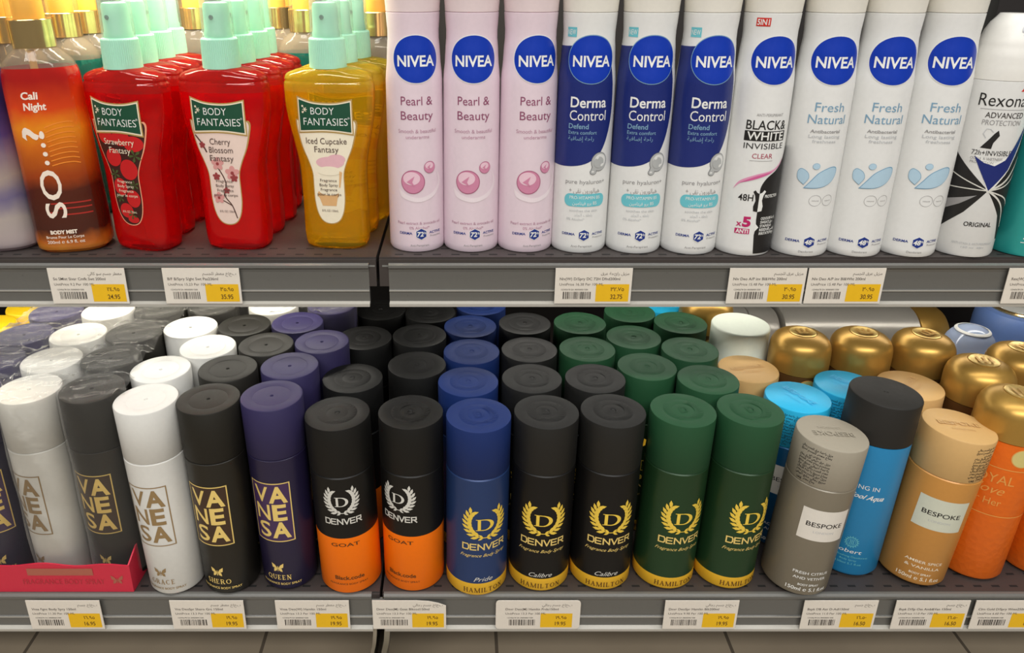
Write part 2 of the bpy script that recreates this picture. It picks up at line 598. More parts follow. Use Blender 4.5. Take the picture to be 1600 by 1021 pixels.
def rail_bm(x0, x1, yf, zt, zb):
    """extruded price rail: top lip, recessed channel, ridge line, pale bottom lip"""
    h = zt - zb
    pr = [(0.006, 0, 0), (0.0005, 0, 0), (-0.0015, -0.0012, 0), (-0.0015, -0.0034, 0), (0.0002, -0.0046, 0), (0.0010, -0.0075, 0), (0.0010, -h * .615, 0),
          (-0.0002, -h * .63, 1), (-0.0002, -h * .655, 0), (0.0010, -h * .67, 0), (0.0010, -h * .90, 1), (-0.0022, -h * .935, 1), (-0.0022, -h, 1), (0.006, -h, 0)]
    bm = bmesh.new()
    a = [bm.verts.new((x0, yf + y, zt + z)) for y, z, _ in pr]
    b = [bm.verts.new((x1, yf + y, zt + z)) for y, z, _ in pr]
    n = len(pr)
    for i in range(n):
        bm.faces.new((a[i], b[i], b[(i + 1) % n], a[(i + 1) % n])).material_index = pr[i][2]
    bm.faces.new(list(reversed(a))); bm.faces.new(b)
    bmesh.ops.recalc_face_normals(bm, faces=bm.faces)
    return bm


def shelf(label, x0, x1, xr0, xr1, yf, zt, rt, rb):
    r = thing('shelf', label, 'shelf', ((x0 + x1) / 2, yf, zt), group=None)
    ox, oy, oz = r.location
    bm = bmesh.new(); box(bm, x0 - ox, x1 - ox, 0.0012, YB - oy - 0.002, -0.024, 0)
    bmesh.ops.bevel(bm, geom=[e for e in bm.edges if abs(e.verts[0].co.y - 0.0012) < 1e-5 and abs(e.verts[1].co.y - 0.0012) < 1e-5 and e.verts[0].co.z > -.001 and e.verts[1].co.z > -.001], offset=0.0016, segments=2, affect='EDGES')
    # punched slots along the front of the deck
    x = x0 + 0.012
    while x < x1 - 0.02:
        for yy in (0.0075, 0.021):
            sx = x + (0.006 if yy > .01 else 0)
            v = [bm.verts.new(p) for p in ((sx - ox, yy, 0.0001), (sx + .0065 - ox, yy, 0.0001), (sx + .0065 - ox, yy + .0022, 0.0001), (sx - ox, yy + .0022, 0.0001))]
            bm.faces.new(v).material_index = 1
        x += 0.0148
    obj('deck', bm, [M_DECK, M_DARK], r, smooth=False)
    obj('price_rail', rail_bm(xr0 - ox, xr1 - ox, 0, rt - oz, rb - oz), [M_RAIL, M_RAILHI], r, smooth=False)
    # hooks that hold the rail at the bay's seam
    s = 1 if x0 > SEAM else -1
    xe = (xr0 if s > 0 else xr1) - ox
    bm = bmesh.new(); box(bm, min(xe, xe - s * .004), max(xe, xe - s * .004), 0.0014, 0.004, -0.0222, -0.0208)
    box(bm, min(xe, xe - s * .005), max(xe, xe - s * .005), 0.0010, 0.003, -0.0075, -0.0062)
    obj('rail_clip', bm, mat('clip_grey', (120, 120, 116), 0.4), r, smooth=False)
    return r


UT, UBOT = CAMZ - 0.2123, CAMZ - 0.2483
LT, LBOT = CAMZ - 0.4722, CAMZ - 0.5097
shelf('upper dark steel shelf of the left bay, under the body mist bottles', -0.75, SEAM - .0012, -0.75, ony(577, 445, YU).x, YU, ZU, UT, UBOT)
shelf('upper dark steel shelf of the right bay, under the white and pink deodorant cans', SEAM + .0012, 0.8, ony(608, 445, YU).x, 0.8, YU, ZU, UT, UBOT)
shelf('bottom shelf of the left bay, carrying the cans with square gold lettering', -0.75, SEAM - .0012, -0.75, ony(582, 957, YL).x, YL, ZL, LT, LBOT)
shelf('bottom shelf of the right bay, carrying the laurel cans and the brown can', SEAM + .0012, 0.8, ony(601, 957, YL).x, 0.8, YL, ZL, LT, LBOT)

# steel upright between the bays, and the two base feet below it
bm = bmesh.new(); box(bm, SEAM - .02, SEAM + .02, YB - .03, YB - .0005, 0, 1.7)
tag(obj('shelf_upright', bm, mat('upright_steel', (44, 42, 40), 0.5), smooth=False), 'dark steel upright at the back between the two shelf bays', 'shelf upright')
for dx, lab, w, c in ((-0.0072, 'pale steel foot bracket left of the gap under the bottom shelves', .0030, (168, 162, 148)),
                      (0.0022, 'grey steel foot bracket right of the gap under the bottom shelves', .0046, (150, 146, 132))):
    bm = bmesh.new()
    path = [(0.486, -.510, 0), (0.488, -.520, -.0006), (0.492, -.532, -.0018), (0.499, -.546, -.0038), (0.508, -.562, -.0066), (0.520, -.59, -.010), (0.530, -.6419, -.014)]
    ring = []
    for y, z, sx in path:
        x = SEAM - .001 + dx + sx
        ring.append([bm.verts.new(p) for p in ((x, y, CAMZ + z), (x + w, y, CAMZ + z), (x + w, y + .2, CAMZ + z), (x, y + .2, CAMZ + z))])
    for a, b in zip(ring, ring[1:]):
        for k in range(4):
            bm.faces.new((a[k], a[(k + 1) % 4], b[(k + 1) % 4], b[k]))
    bm.faces.new(ring[0]); bm.faces.new(list(reversed(ring[-1])))
    bmesh.ops.recalc_face_normals(bm, faces=bm.faces)
    tag(obj('foot_bracket', bm, mat('bracket_%d' % c[0], c, 0.35, metal=0.3)), lab, 'bracket')


# ------------------------------------------------------------------ price tags
TAGW, TAGH = 0.0600, 0.0300


def price_tag(px, py, yf, label, ar, l1, l2, pa, pe, kind='', wide=0.0):
    p = ony(px, py, yf)
    root = thing('price_tag', label, 'price tag', (p.x, yf - 0.0030, p.z), group='shelf price tags')
    bm = bmesh.new()
    w, h = TAGW / 2 + wide, TAGH / 2
    if kind == 'torn':   # upper right corner curls away
        o = [(-w, -h), (w, -h), (w, h - .0055), (w - .006, h - .0028), (w - .014, h - .0008), (w - .024, h), (-w, h)]
    elif kind == 'round':
        o = []
        for cx, cz, a in ((w - .003, -h + .003, -90), (w - .003, h - .003, 0), (-w + .003, h - .003, 90), (-w + .003, -h + .003, 180)):
            o += [(cx + .003 * math.cos(math.radians(a + 30 * k)), cz + .003 * math.sin(math.radians(a + 30 * k))) for k in range(4)]
    else:
        o = [(-w, -h), (w, -h), (w, h), (-w, h)]
    f = bm.faces.new([bm.verts.new((x, 0, z)) for x, z in o])
    ex = bmesh.ops.extrude_face_region(bm, geom=[f])
    for v in [g for g in ex['geom'] if isinstance(g, bmesh.types.BMVert)]:
        v.co.y += 0.0006
    bmesh.ops.recalc_face_normals(bm, faces=bm.faces)
    obj('paper_card', bm, M_PAPER, root, smooth=False)
    Y = Print(); Y.rect(2.2, 28.2, -13.2, 1.6, M_YEL, 1)
    Y.text(pa, 19, -2.6, 3.1, M_PRICE, layer=2, bold=.012, maxw=14); Y.text(pe, 18.6, -9.0, 3.7, M_PRICE, sx=.82, bold=.012, layer=2)
    Y.lay('yellow_price_panel', root, on_front(0), step=60)
    T = Print()
    if ar:
        T.text(arabic(ar), 27.5, 10.6, 2.3, M_INK, align='R', layer=1)
    T.text(l1, -26.5, 6.1, 2.2, M_INK, align='L', layer=1, bold=.01)
    T.text(l2, -26.5, 1.5, 2.1, M_INK, align='L', layer=1)
    T.text('12345678 EA 00000001500', -25, -3.0, 1.3, M_INKD, align='L', layer=1)
    rnd = random.Random(px)
    u = -23.5
    while u < -2.2:
        bw = rnd.choice((.35, .35, .6, .9)); T.rect(u, u + bw, -11.0, -4.8, M_INK if rnd.random() < .5 else M_INKD, 1); u += bw + rnd.choice((.4, .5, .8))
    T.lay('lettering', root, on_front(0), step=60)
    return root


AD = str.maketrans('0123456789', '٠١٢٣٤٥٦٧٨٩')


def pt(px, upper, price, label, ar, l1, l2, kind='', wide=0.0):
    price_tag(px, 445 if upper else 957, YU if upper else YL, label, ar, l1, l2, price.translate(AD), price, kind, wide)


pt(141, 1, '24.95', 'slanted price tag reading 24.95 under the orange sunset bottle', 'معطر جسم سو كالي', 'So SMist Sivar Cmfk Swt 200ml', 'UnitPrice 9.2 Per 100 ML')
pt(318, 1, '35.95', 'price tag reading 35.95 below the cherry red bottle', 'بخاخ معطر للجسم', 'B/F B/Spry S/ght Swt Pas236ml', 'UnitPrice 15.23 Per 100 ML')
pt(926, 1, '32.75', 'price tag reading 32.75 alone under the navy and white cans', 'مزيل رائحة عرق', 'Niv(W) D/Spry DC 72H Dfnd200ml', 'UnitPrice 16.38 Per 100 ML')
pt(1195, 1, '30.95', 'price tag reading 30.95, the left one of a joined pair', 'مزيل عرق للجسم', 'Niv Deo A/P inv Bl&Wht 200ml', 'UnitPrice 15.48 Per 100 ML')
pt(1317, 1, '30.95', 'price tag reading 30.95, the right one of a joined pair', 'مزيل عرق للجسم', 'Niv Deo A/P inv Bl&Wht 200ml', 'UnitPrice 15.48 Per 100 ML')
pt(1626, 1, '31.95', 'price tag cut by the picture edge under the turquoise can', 'مزيل عرق', 'Rex(W) D/Spry 150ml', 'UnitPrice 15.9 Per 100 ML')
pt(105, 0, '16.95', 'price tag on the bottom rail below the pink tray', 'بخاخ جسم', 'Vnsa Fgnc Body Spry 150ml', 'UnitPrice 11.30 Per 100 ML')
pt(327, 0, '19.95', 'price tag reading 19.95 below the black can with square gold lettering', 'بخاخ معطر جسم', 'Vns DeoSpr Shero Grc 150ml', 'UnitPrice 13.3 Per 100 ML')
pt(490, 0, '19.95', 'price tag reading 19.95 between the purple can and the left orange can', 'بخاخ معطر جسم', 'Vnsa Deo(W) Hamltn 150ml', 'UnitPrice 13.3 Per 100 ML')
pt(640, 0, '19.95', 'torn cornered price tag bridging the gap between the bays', 'بخاخ جسم رجالي', 'Dnvr Deo(M) Goat Blkcod150ml', 'UnitPrice 13.3 Per 100 ML', 'torn')
pt(840, 0, '19.95', 'wide price tag with rounded corners under the black and gold cans', 'بخاخ جسم رجالي', 'Dnvr Deo(M) Hamltn Prde150ml', 'UnitPrice 13.3 Per 100 ML', 'round', .0045)
pt(1093, 0, '19.95', 'price tag reading 19.95 below the two green cans', 'بخاخ جسم رجالي', 'Dnvr DeoSpr Hamltn Blk200ml', 'UnitPrice 9.98 Per 100 ML')
pt(1308, 0, '16.50', 'price tag reading 16.50 below the leaning grey can', 'بخاخ جسم', 'Bspk DB Azr D-Adl150ml', 'UnitPrice 11.0 Per 100 ML')
pt(1450, 0, '16.50', 'price tag reading 16.50 below the light brown can', 'بخاخ جسم', 'Bspk D/Sp Oss Amb&Van 150ml', 'UnitPrice 11.0 Per 100 ML')
pt(1573, 0, '16.50', 'price tag cut by the picture edge below the orange gold-capped can', 'بخاخ جسم', 'Clrn Gold D/Spry Wmn250ml', 'UnitPrice 6.60 Per 100 ML')

# ------------------------------------------------------------------ inks
GOLD = mat('gold_print', (240, 210, 124), 0.38, metal=0.15)
GOLDY = mat('gold_yellow_print', (240, 204, 76), 0.4, metal=0.05)
BRONZE = mat('bronze_print', (158, 132, 92), 0.4, metal=0.3)
WHITE = mat('white_print', (232, 232, 228), 0.5)
SILVER = mat('silver_print', (214, 212, 204), 0.4)
BROWN = mat('brown_print', (84, 48, 10), 0.5)
BLACKI = mat('black_print', (26, 24, 24), 0.5)
GREYI = mat('grey_print', (150, 148, 148), 0.5)
PALEI = mat('pale_grey_print', (188, 190, 192), 0.5)
NAVYI = mat('navy_print', (26, 52, 132), 0.4)
BLUEI = mat('blue_disc_print', (14, 54, 168), 0.32)
DKNAVY = mat('dark_navy_print', (28, 42, 112), 0.35)
PLUM = mat('plum_print', (140, 72, 104), 0.5)
MAUVE = mat('mauve_print', (186, 146, 164), 0.5)
TEALI = mat('teal_print', (106, 192, 204), 0.45)
SKYI = mat('sky_print', (120, 158, 184), 0.5)
REDI = mat('red_print', (206, 44, 34), 0.5)
PINKI = mat('pink_print', (186, 30, 98), 0.5)
CREAM = mat('cream_print', (236, 222, 196), 0.5)


def cap_mat(n, c, r=0.5, **k):
    k.setdefault('sheen', .0); k.setdefault('spec', .42); r = max(r, .58) if k.get('metal', 0) == 0 and max(c) < 190 else r
    return mat(n, c, r, **k)


# ------------------------------------------------------------------ can prototypes (each is one thing; copies are made later)
def can_root(name, cat='spray can'):
    o = thing(name, '', cat)
    o.rotation_mode = 'ZYX'
    return o


def laurel_can(body, cap, lower, lowz, kind):
    r = can_root('body_spray_can')
    bm = lathe(bmesh.new(), mm([(21.5, 0, 1), (23.8, 0.5, 1), (25, 2.4, 1), (25, lowz, 0), (25, 111.6, 0), (24.2, 112.4, 0), (22, 112.6, 0)]))
    b = obj('can_body', bm, [body, lower], r)
    top = [(22, 112.7), (24.6, 112.8), (25, 113.4), (25, 154.2), (24.8, 154.8), (24.2, 155), (16.4, 155), (15.8, 154.8), (14.9, 154.8), (14.3, 155), (9.4, 155), (8.9, 154.85), (8.2, 154.85),
           (7.7, 155), (2.4, 155), (2.0, 154.4), (1.0, 154.8), (0, 154.9)]
    c = obj('cap', lathe(bmesh.new(), mm(top)), cap, r)
    E = Print(); laurel(E, 0, -1, 26, 24, cap, 1); serif_d(E, 0, 0, 8, 8, cap, 1)
    e = E.lay('moulded_emblem', c, on_top(0.15503), step=60, eps=.0002)
    P = Print()
    if kind == 'goat':
        laurel(P, 0, 91, 25, 24, SILVER); serif_d(P, 0, 91, 10.5, 8.6, SILVER); denver_word(P, 0, 72.6, 29, 4.8, SILVER)
        P.lay('brand_emblem', b, on_can(.025))
        P = Print(); P.text('GOAT', 0, 49.8, 3.2, BROWN, w=23, bold=.012); P.text('Black.code', 1, 16.8, 3.6, BROWN, w=24, bold=.02); P.text('FRAGRANCE BODY SPRAY', 0, 10.6, 1.7, BROWN, w=32)
        P.lay('lettering', b, on_can(.025))
    else:
        laurel(P, 0, 71.5, 32, 29, GOLDY); serif_d(P, 0, 71.2, 14.5, 10.6, GOLDY); denver_word(P, 0, 50.0, 36, 5.4, GOLD)
        P.lay('brand_emblem', b, on_can(.025))
        P = Print(); P.text('Fragrance Body Spray', 0, 41.5, 2.9, GOLD, w=38, shear=.5)
        if kind:
            P.text(kind, 0, 17.4, 4.0, SILVER, w=19 if kind == 'Calibre' else 15, shear=.5)
        serif_word(P, 'HAMILTON', 0, 6.4, 33, 4.0, BROWN)
        P.lay('lettering', b, on_can(.025))
    return r


BLK = mat('black_can', (14, 13, 13), 0.45, spec=.35); BLKC = cap_mat('black_cap', (8, 8, 7))
GOLDB = mat('gold_band', (236, 184, 44), 0.4, metal=0.05)
ORNG = mat('orange_band', (252, 120, 4), 0.45, spec=.3)
P_GOAT = laurel_can(mat('charcoal_can', (15, 14, 13), 0.45, spec=.35), BLKC, ORNG, 56.0, 'goat')
P_BLUE = laurel_can(mat('blue_can', (36, 60, 108), 0.36, metal=0.25), cap_mat('blue_cap', (12, 40, 98)), GOLDB, 13.2, 'Pride')
P_CAL = laurel_can(BLK, cap_mat('grey_black_cap', (13, 13, 11), spec=.6), GOLDB, 13.6, 'Calibre')
P_GRN = laurel_can(mat('green_can', (30, 62, 34), 0.36, metal=0.25), cap_mat('green_cap', (28, 74, 44)), GOLDB, 12.6, '')


def square_letter_can(body, cap, ink, name, panel=None):
    r = can_root('body_spray_can')
    rz = lambda z: 0.0223 + 0.0013 * min(1, z / .17)
    R = lambda z, d=0: rz(z / 1000) * 1000 - d
    b = obj('can_body', lathe(bmesh.new(), mm([(19, 0), (21.2, .5), (R(2.4), 2.4), (R(60), 60), (R(125), 125.2), (R(125, .7), 125.8), (20, 126)])), body, r)
    c = obj('cap', lathe(bmesh.new(), mm([(20, 126.1), (R(126, .4), 126.2), (R(127), 126.8), (R(168), 168.8), (R(170, .5), 169.6), (R(170, 1.6), 170), (15, 169.5), (14.4, 169.2), (13.4, 169.5), (1.5, 169.2), (1.1, 168.0), (0, 168)])), cap, r)
    P = Print()
    if panel:
        P.rect(-16.5, 16.5, 50, 105, panel, 1)
    P.poly([(-16.8, 49.6), (16.8, 49.6), (16.8, 105.4), (-16.8, 105.4)], ink, 2, [[(-15.9, 50.5), (15.9, 50.5), (15.9, 104.5), (-15.9, 104.5)]])
    for i, t in enumerate(('VA', 'NE', 'SA')):
        P.text(t[0], -6.8, 94.6 - i * 16.8, 14.2, ink, w=12.4 if t[0] != 'S' else 10.4, bold=.012)
        P.text(t[1], 6.8, 94.6 - i * 16.8, 14.2, ink, w=14.6 if t[1] == 'A' else 11, bold=.034)
    P.lay('brand_panel', b, on_can(rz))
    P = Print(); butterfly(P, 0, 22.8, 9, ink); serif_word(P, name, 0, 13.6, 20, 4.3, ink); P.text('FRAGRANCE BODY SPRAY', 1, 7.0, 2.1, ink, w=34, bold=.01)
    P.lay('lettering', b, on_can(rz))
    return r


P_VW = square_letter_can(mat('white_can', (220, 219, 214), 0.36), cap_mat('white_cap', (214, 213, 208), 0.45), BRONZE, 'GRACE')
P_VB = square_letter_can(mat('dark_olive_can', (26, 24, 19), 0.38), cap_mat('olive_black_cap', (27, 25, 19)), GOLD, 'SHERO', mat('panel_brown', (62, 42, 30), .4))
P_VP = square_letter_can(mat('purple_can', (36, 30, 62), 0.36, metal=.15), cap_mat('purple_cap', (44, 38, 78)), GOLD, 'QUEEN', mat('panel_purple', (66, 42, 84), .4))


def bespoke_can(body, cap, ink, l1, l2, toprot, blk_u, lab):
    r = can_root('body_spray_can')
    b = obj('can_body', lathe(bmesh.new(), mm([(23, 0), (25.6, .7), (27, 3), (27, 101), (26.3, 101.8), (24, 102)])), body, r)
    c = obj('cap', lathe(bmesh.new(), mm([(24, 102.1), (26.6, 102.2), (27, 102.9), (27, 136.6), (26.6, 137.5), (25.6, 138), (0, 138)])), cap, r)
    T = Print(); T.text('BESPOKE', 0, 2, 5.6, cap, w=33, bold=.02, layer=1); T.text('LONDON', 0, -6.5, 2.4, cap, w=18, layer=1)
    T.lay('moulded_name', c, on_top(.1381, toprot), step=60, eps=.0007)
    L = Print(); L.rect(-19.2, 19.2, 55.2, 83.6, lab, 1); L.text('BESPOKE', 0, 70, 3.9, BLACKI if lab is not CREAM else GREYI, w=29, bold=.008); L.text('LONDON', 0, 63.4, 1.9, PALEI if lab is not CREAM else GREYI, w=16)
    L.lay('name_label', b, on_can(.027))
    P = Print(); P.text(l1, 0, 23.4, 2.4, ink, w=29, bold=.01); P.text(l2, 0, 18.2, 2.4, ink, w=27, bold=.01); P.text('BODY SPRAY', 0, 11.8, 1.9, ink, w=17, bold=.02); P.text('150ml ℮ 5.1 fl.oz', 0, 7.2, 3.2, ink, w=34, bold=.016)
    P.lay('lettering', b, on_can(.027))
    Q = Print(); rnd = random.Random(3)
    ls = ['مزيل رائحة عرق للجسم رجالي', 'بخاخ معطر للجسم سريع', 'منتج من دبي', 'مزيل عرق طبيعي للرجال بخاخ', 'يستخدم بخاخ معطر للجسم', 'رائحة طبيعي سريع منتج', 'معطر للجسم رجالي مزيل عرق', 'بخاخ سريع رائحة للرجال', 'مزيل عرق للجسم بخاخ معطر', 'سريع رجالي منتج طبيعي', 'بخاخ معطر']
    ls = [l.replace('خ', 'ح') for l in ls]
    for i, l in enumerate(ls):
        Q.text(arabic(l), blk_u, 133 - i * 2.7, 1.75, BLACKI, w=24 if i not in (2, 10) else 9, bold=.02, layer=1)
    Q.text('UAE', blk_u - 8, 104.6, 1.7, BLACKI, bold=.02, layer=1)
    Q.lay('small_print', c, on_can(.027))
    return r


P_BG = bespoke_can(mat('warm_grey_can', (132, 124, 108), 0.36, metal=.1), cap_mat('warm_grey_cap', (158, 150, 134), 0.5), WHITE, 'FRESH CITRUS', 'AND VETIVER', PI + .02, -21, mat('label_white', (226, 220, 210), .5))
P_BT = bespoke_can(mat('caramel_can', (206, 146, 72), 0.36, metal=.1), cap_mat('caramel_cap', (206, 166, 108), 0.5), CREAM, 'AMBER SPICE', '& VANILLA', .22, 20, mat('label_pale', (206, 208, 190), .5))
P_BC = bespoke_can(mat('cyan_can', (24, 96, 146), 0.32, metal=.3), cap_mat('cyan_cap', (40, 176, 222), 0.42), WHITE, 'AQUA MARINE', 'AND MUSK', -.85, -12, mat('label_white', (226, 220, 210), .5))


def aqua_can():
    r = can_root('body_spray_can')
    b = obj('can_body', lathe(bmesh.new(), mm([(22.5, 0), (25.2, .8), (27, 3.6), (27, 125.4), (26, 126)])), mat('azure_can', (34, 136, 192), 0.36, metal=.05), r)
    obj('cap', lathe(bmesh.new(), mm([(26, 126.1), (27.2, 126.3), (27.2, 160.4), (26.8, 161.4), (25.6, 162), (2, 161.8), (1.4, 161.2), (0, 161.2)])), cap_mat('charcoal_cap', (33, 31, 28), 0.55), r)
    P = Print(); P.text('LIVING IN', -14, 88, 3.8, WHITE, w=25, bold=.0); P.text('Cool Aqua', -9, 79.5, 4.2, WHITE, w=27, shear=.55, bold=.02)
    em = SKYI
    P.ell(-11.5, 34.6, 4.6, 4.6, TEALI, 2, hole=(4.0, 4.0)); P.ell(-11.5, 34.6, 3.2, 3.2, TEALI, 2, hole=(2.9, 2.9))
    for k in range(16):
        a = k * PI / 8; P.ell(-11.5 + 5.2 * math.cos(a), 34.6 + 5.2 * math.sin(a), .45, .45, TEALI, 2, n=8)
    for d in (-1, 0, 1):
        P.stroke([(-11.5 + d * 1.2, 32.6), (-11.5 + d * 1.2, 36.6)], .5, TEALI)
    P.text('Robert', -13, 25.6, 3.6, WHITE, w=22, shear=.2); P.text('Refreshing Deodorant', -9.5, 20.2, 1.7, TEALI, w=27); P.text('Body Spray', -11, 16.9, 1.7, TEALI, w=13); P.text('150ml 5.1 fl.oz', -10, 13.2, 1.9, TEALI, w=20)
    P.lay('lettering', b, on_can(.027))
    return r


P_AQ = aqua_can()
DOME = cap_mat('antique_gold_cap', (186, 146, 72), 0.36, metal=0.6, sheen=0)
DOMEB = cap_mat('bright_gold_boss', (216, 184, 108), 0.3, metal=0.7)


def dome_can(body):
    r = can_root('body_spray_can')
    b = obj('can_body', lathe(bmesh.new(), mm([(23, 0), (25.6, .8), (27, 3.2), (27, 129.4), (26, 130)])), body, r)
    c = obj('cap', lathe(bmesh.new(), mm([(26, 130.1), (27.4, 130.4), (27.4, 146), (27.1, 150), (26.2, 153.6), (24.4, 157), (21.6, 159.8), (18, 161.8), (13.6, 163.2), (12.6, 163.4), (12.2, 162.9), (0, 163.2)])), DOME, r)
    bm = lathe(bmesh.new(), mm([(12.0, 162.6), (12.0, 163.9), (11, 164.3), (10.6, 164.2), (0, 164.2)]))
    s = obj('crest_disc', bm, DOMEB, c)
    E = Print()
    E.stroke([(-5, -4.2), (-5, 4.2)], 2.2, DOME, 1); E.stroke([(0, -4.2), (0, 4.2)], 2.2, DOME, 1); E.stroke([(5, -4.2), (5, 4.2)], 2.2, DOME, 1); E.rect(-6.1, 6.1, -6.4, -4.6, DOME, 2)
    E.lay('moulded_crest', s, on_top(.1644, .25), step=60, eps=.0006)
    P = Print()
    PALEG = mat('pale_gold_print', (228, 214, 140), .35, metal=.3); ORL = mat('light_orange_print', (240, 168, 84), .4, metal=.2)
    P.ell(4.5, 119.5, 8.2, 8.2, ORL, 2); P.ell(4.5, 119.5, 7.5, 7.5, PALEG, 3)
    P.rect(-85, 85, 107.4, 108.2, ORL, 2); P.rect(-85, 85, 64.0, 64.8, ORL, 2)
    P.text('ROYAL', -12, 98, 8, ORL, w=33, layer=2); P.text('love', -9, 88, 7.5, ORL, w=18, shear=.4, layer=2); P.text('For Her', -13, 77, 6, ORL, w=26, layer=2)
    P.lay('lettering', b, on_can(.027))
    return r


def orange_foil():
    m = mat('orange_foil_can', (238, 112, 22), 0.36, metal=0.1)
    nt = m.node_tree; b = nt.nodes['Principled BSDF']
    tc = [n for n in nt.nodes if n.type == 'TEX_COORD'][0]
    v = nt.nodes.new('ShaderNodeTexVoronoi'); v.inputs['Scale'].default_value = 210
    nt.links.new(tc.outputs['Object'], v.inputs['Vector'])
    bp = nt.nodes.new('ShaderNodeBump'); bp.inputs['Strength'].default_value = .35; bp.inputs['Distance'].default_value = .0006
    nt.links.new(v.outputs['Distance'], bp.inputs['Height']); nt.links.new(bp.outputs['Normal'], b.inputs['Normal'])
    return m


P_DOME = dome_can(orange_foil())
P_DOME_DIM = dome_can(mat('dim_orange_can', (104, 70, 36), .38, metal=.3))  # back-row copy of the orange can, dim light painted in as brown


def plain_can(r0, h, seam, body, cap, rt=None):
    r = can_root('spray_can'); R = r0 * 1000; H = h * 1000; T = (rt or r0) * 1000
    obj('can_body', lathe(bmesh.new(), mm([(R - 4, 0), (R - 1.4, .7), (R, 3), (R, seam), (R - 1, seam + .6)])), body, r)
    obj('cap', lathe(bmesh.new(), mm([(R - 1, seam + .7), (R - .2, seam + .8), (T, H - 1.8), (T - .6, H - .6), (T - 1.8, H), (0, H)])), cap, r)
    return r

# ------------------------------------------------------------------ waisted deodorant cans
NTAB = [(0, .0222), (.004, .0222), (.06, .0220), (.10, .0217), (.131, .0214), (.150, .0199), (.165, .0189), (.181, .0198), (.195, .0206), (.206, .0206)]
NR = lambda z: interp(NTAB, z)


def waisted_can(body, cap):
    r = can_root('deodorant_can', 'deodorant')
    pr = [(.019, 0), (.0212, .0006), (.0221, .0024)] + [(NR(z / 1000), z / 1000) for z in range(6, 180, 6)] + [(NR(.1800), .1802), (NR(.18) - .0006, .1806)]
    b = obj('can_body', lathe(bmesh.new(), pr), body, r)
    pr = [(NR(.18) - .0006, .1807), (NR(.181), .1811)] + [(NR(z / 1000), z / 1000) for z in range(184, 206, 4)] + [(.0200, .2085), (.0175, .2115), (.012, .2132), (0, .214)]
    obj('cap', lathe(bmesh.new(), pr), cap, r)
    return r, b


def disc_logo(b, ring=None):
    P = Print()
    P.ell(0, 148.4, 18.3, 17.3, WHITE if ring is None else ring, 2, n=56); P.ell(0, 148.4, 17.7, 16.7, BLUEI, 3, n=56)
    P.text('NIVEA', 0.3, 147.2, 7.4, WHITE, w=28.5, bold=.022, layer=4)
    P.lay('brand_disc', b, on_can(NR), cutv=True)


def hexrow(P, hours, v=15.5):
    P.poly([(1.3 + 5.0 * math.sin(k * PI / 3), v + 5.0 * math.cos(k * PI / 3)) for k in range(6)][::-1], WHITE, 2)
    P.poly([(1.3 + 4.5 * math.sin(k * PI / 3), v + 4.5 * math.cos(k * PI / 3)) for k in range(6)][::-1], NAVYI, 3)
    P.text(hours, 0.6, v, 3.6, WHITE, w=5.2, bold=.03, shear=.12, layer=4); P.text('h', 4.2, v + .9, 1.9, WHITE, bold=.02, layer=4)
    P.text('DERMA', -11, v + .6, 1.9, NAVYI, w=10.5, bold=.02); P.text('ACTIVE', 13, v + .9, 1.9, NAVYI, w=10.5, bold=.02); P.text('Protection', 13.5, v - 1.9, 1.4, GREYI, w=10)


PINKB = mat('blush_can', (228, 209, 219), 0.36, metal=.06); PINKC = cap_mat('blush_cap', (224, 206, 208), 0.42)
WHB = mat('white_deo_can', (226, 226, 224), 0.36); WHC = cap_mat('ivory_cap', (226, 222, 212), 0.45)

P_PEARL, b = waisted_can(PINKB, PINKC)
disc_logo(b)
P = Print(); P.text('Pearl &', 0, 118.8, 6.2, PLUM, w=24.5); P.text('Beauty', 0, 108, 6.2, PLUM, w=25)
P.text('Smooth & beautiful', 0, 96.4, 2.7, MAUVE, w=30, bold=.006); P.text('underarms', 0, 92, 2.5, MAUVE, w=18, bold=.006)
PB = mat('pearl_rose', (206, 134, 164), .3); PL = mat('pearl_light', (232, 196, 210), .3); PD = mat('pearl_edge', (172, 96, 128), .3); PW = mat('milk_swirl', (234, 220, 226), .35)
P.poly(P.curve([(-16, 52), (-13, 45), (0, 41.5), (13, 46), (19, 56), (15.5, 66), (17, 56), (11, 48.5), (0, 45), (-10, 47.5)]), PW, 2)
for x, y, q in ((-4.4, 57.5, 9.3), (9, 68.6, 4.7)):
    P.ell(x, y, q, q, PD, 3); P.ell(x, y, q * .93, q * .93, PB, 4); P.ell(x - q * .1, y + q * .3, q * .7, q * .55, PL, 5); P.poly([(x - q * .5, y), (x + q * .15, y + q * .5), (x - q * .05, y), (x + q * .15, y - q * .35)][::-1], PB, 6)
P.text('Pearl extract & avocado oil', 0, 24.5, 2.2, MAUVE, w=36, bold=.01); P.text('0% Alcohol*', 0, 20.6, 2.2, MAUVE, w=16, bold=.01)
hexrow(P, '72'); P.text('Anti-Perspirant', 0, 6.2, 1.7, GREYI, w=15)
P.lay('lettering', b, on_can(NR), cutv=True)

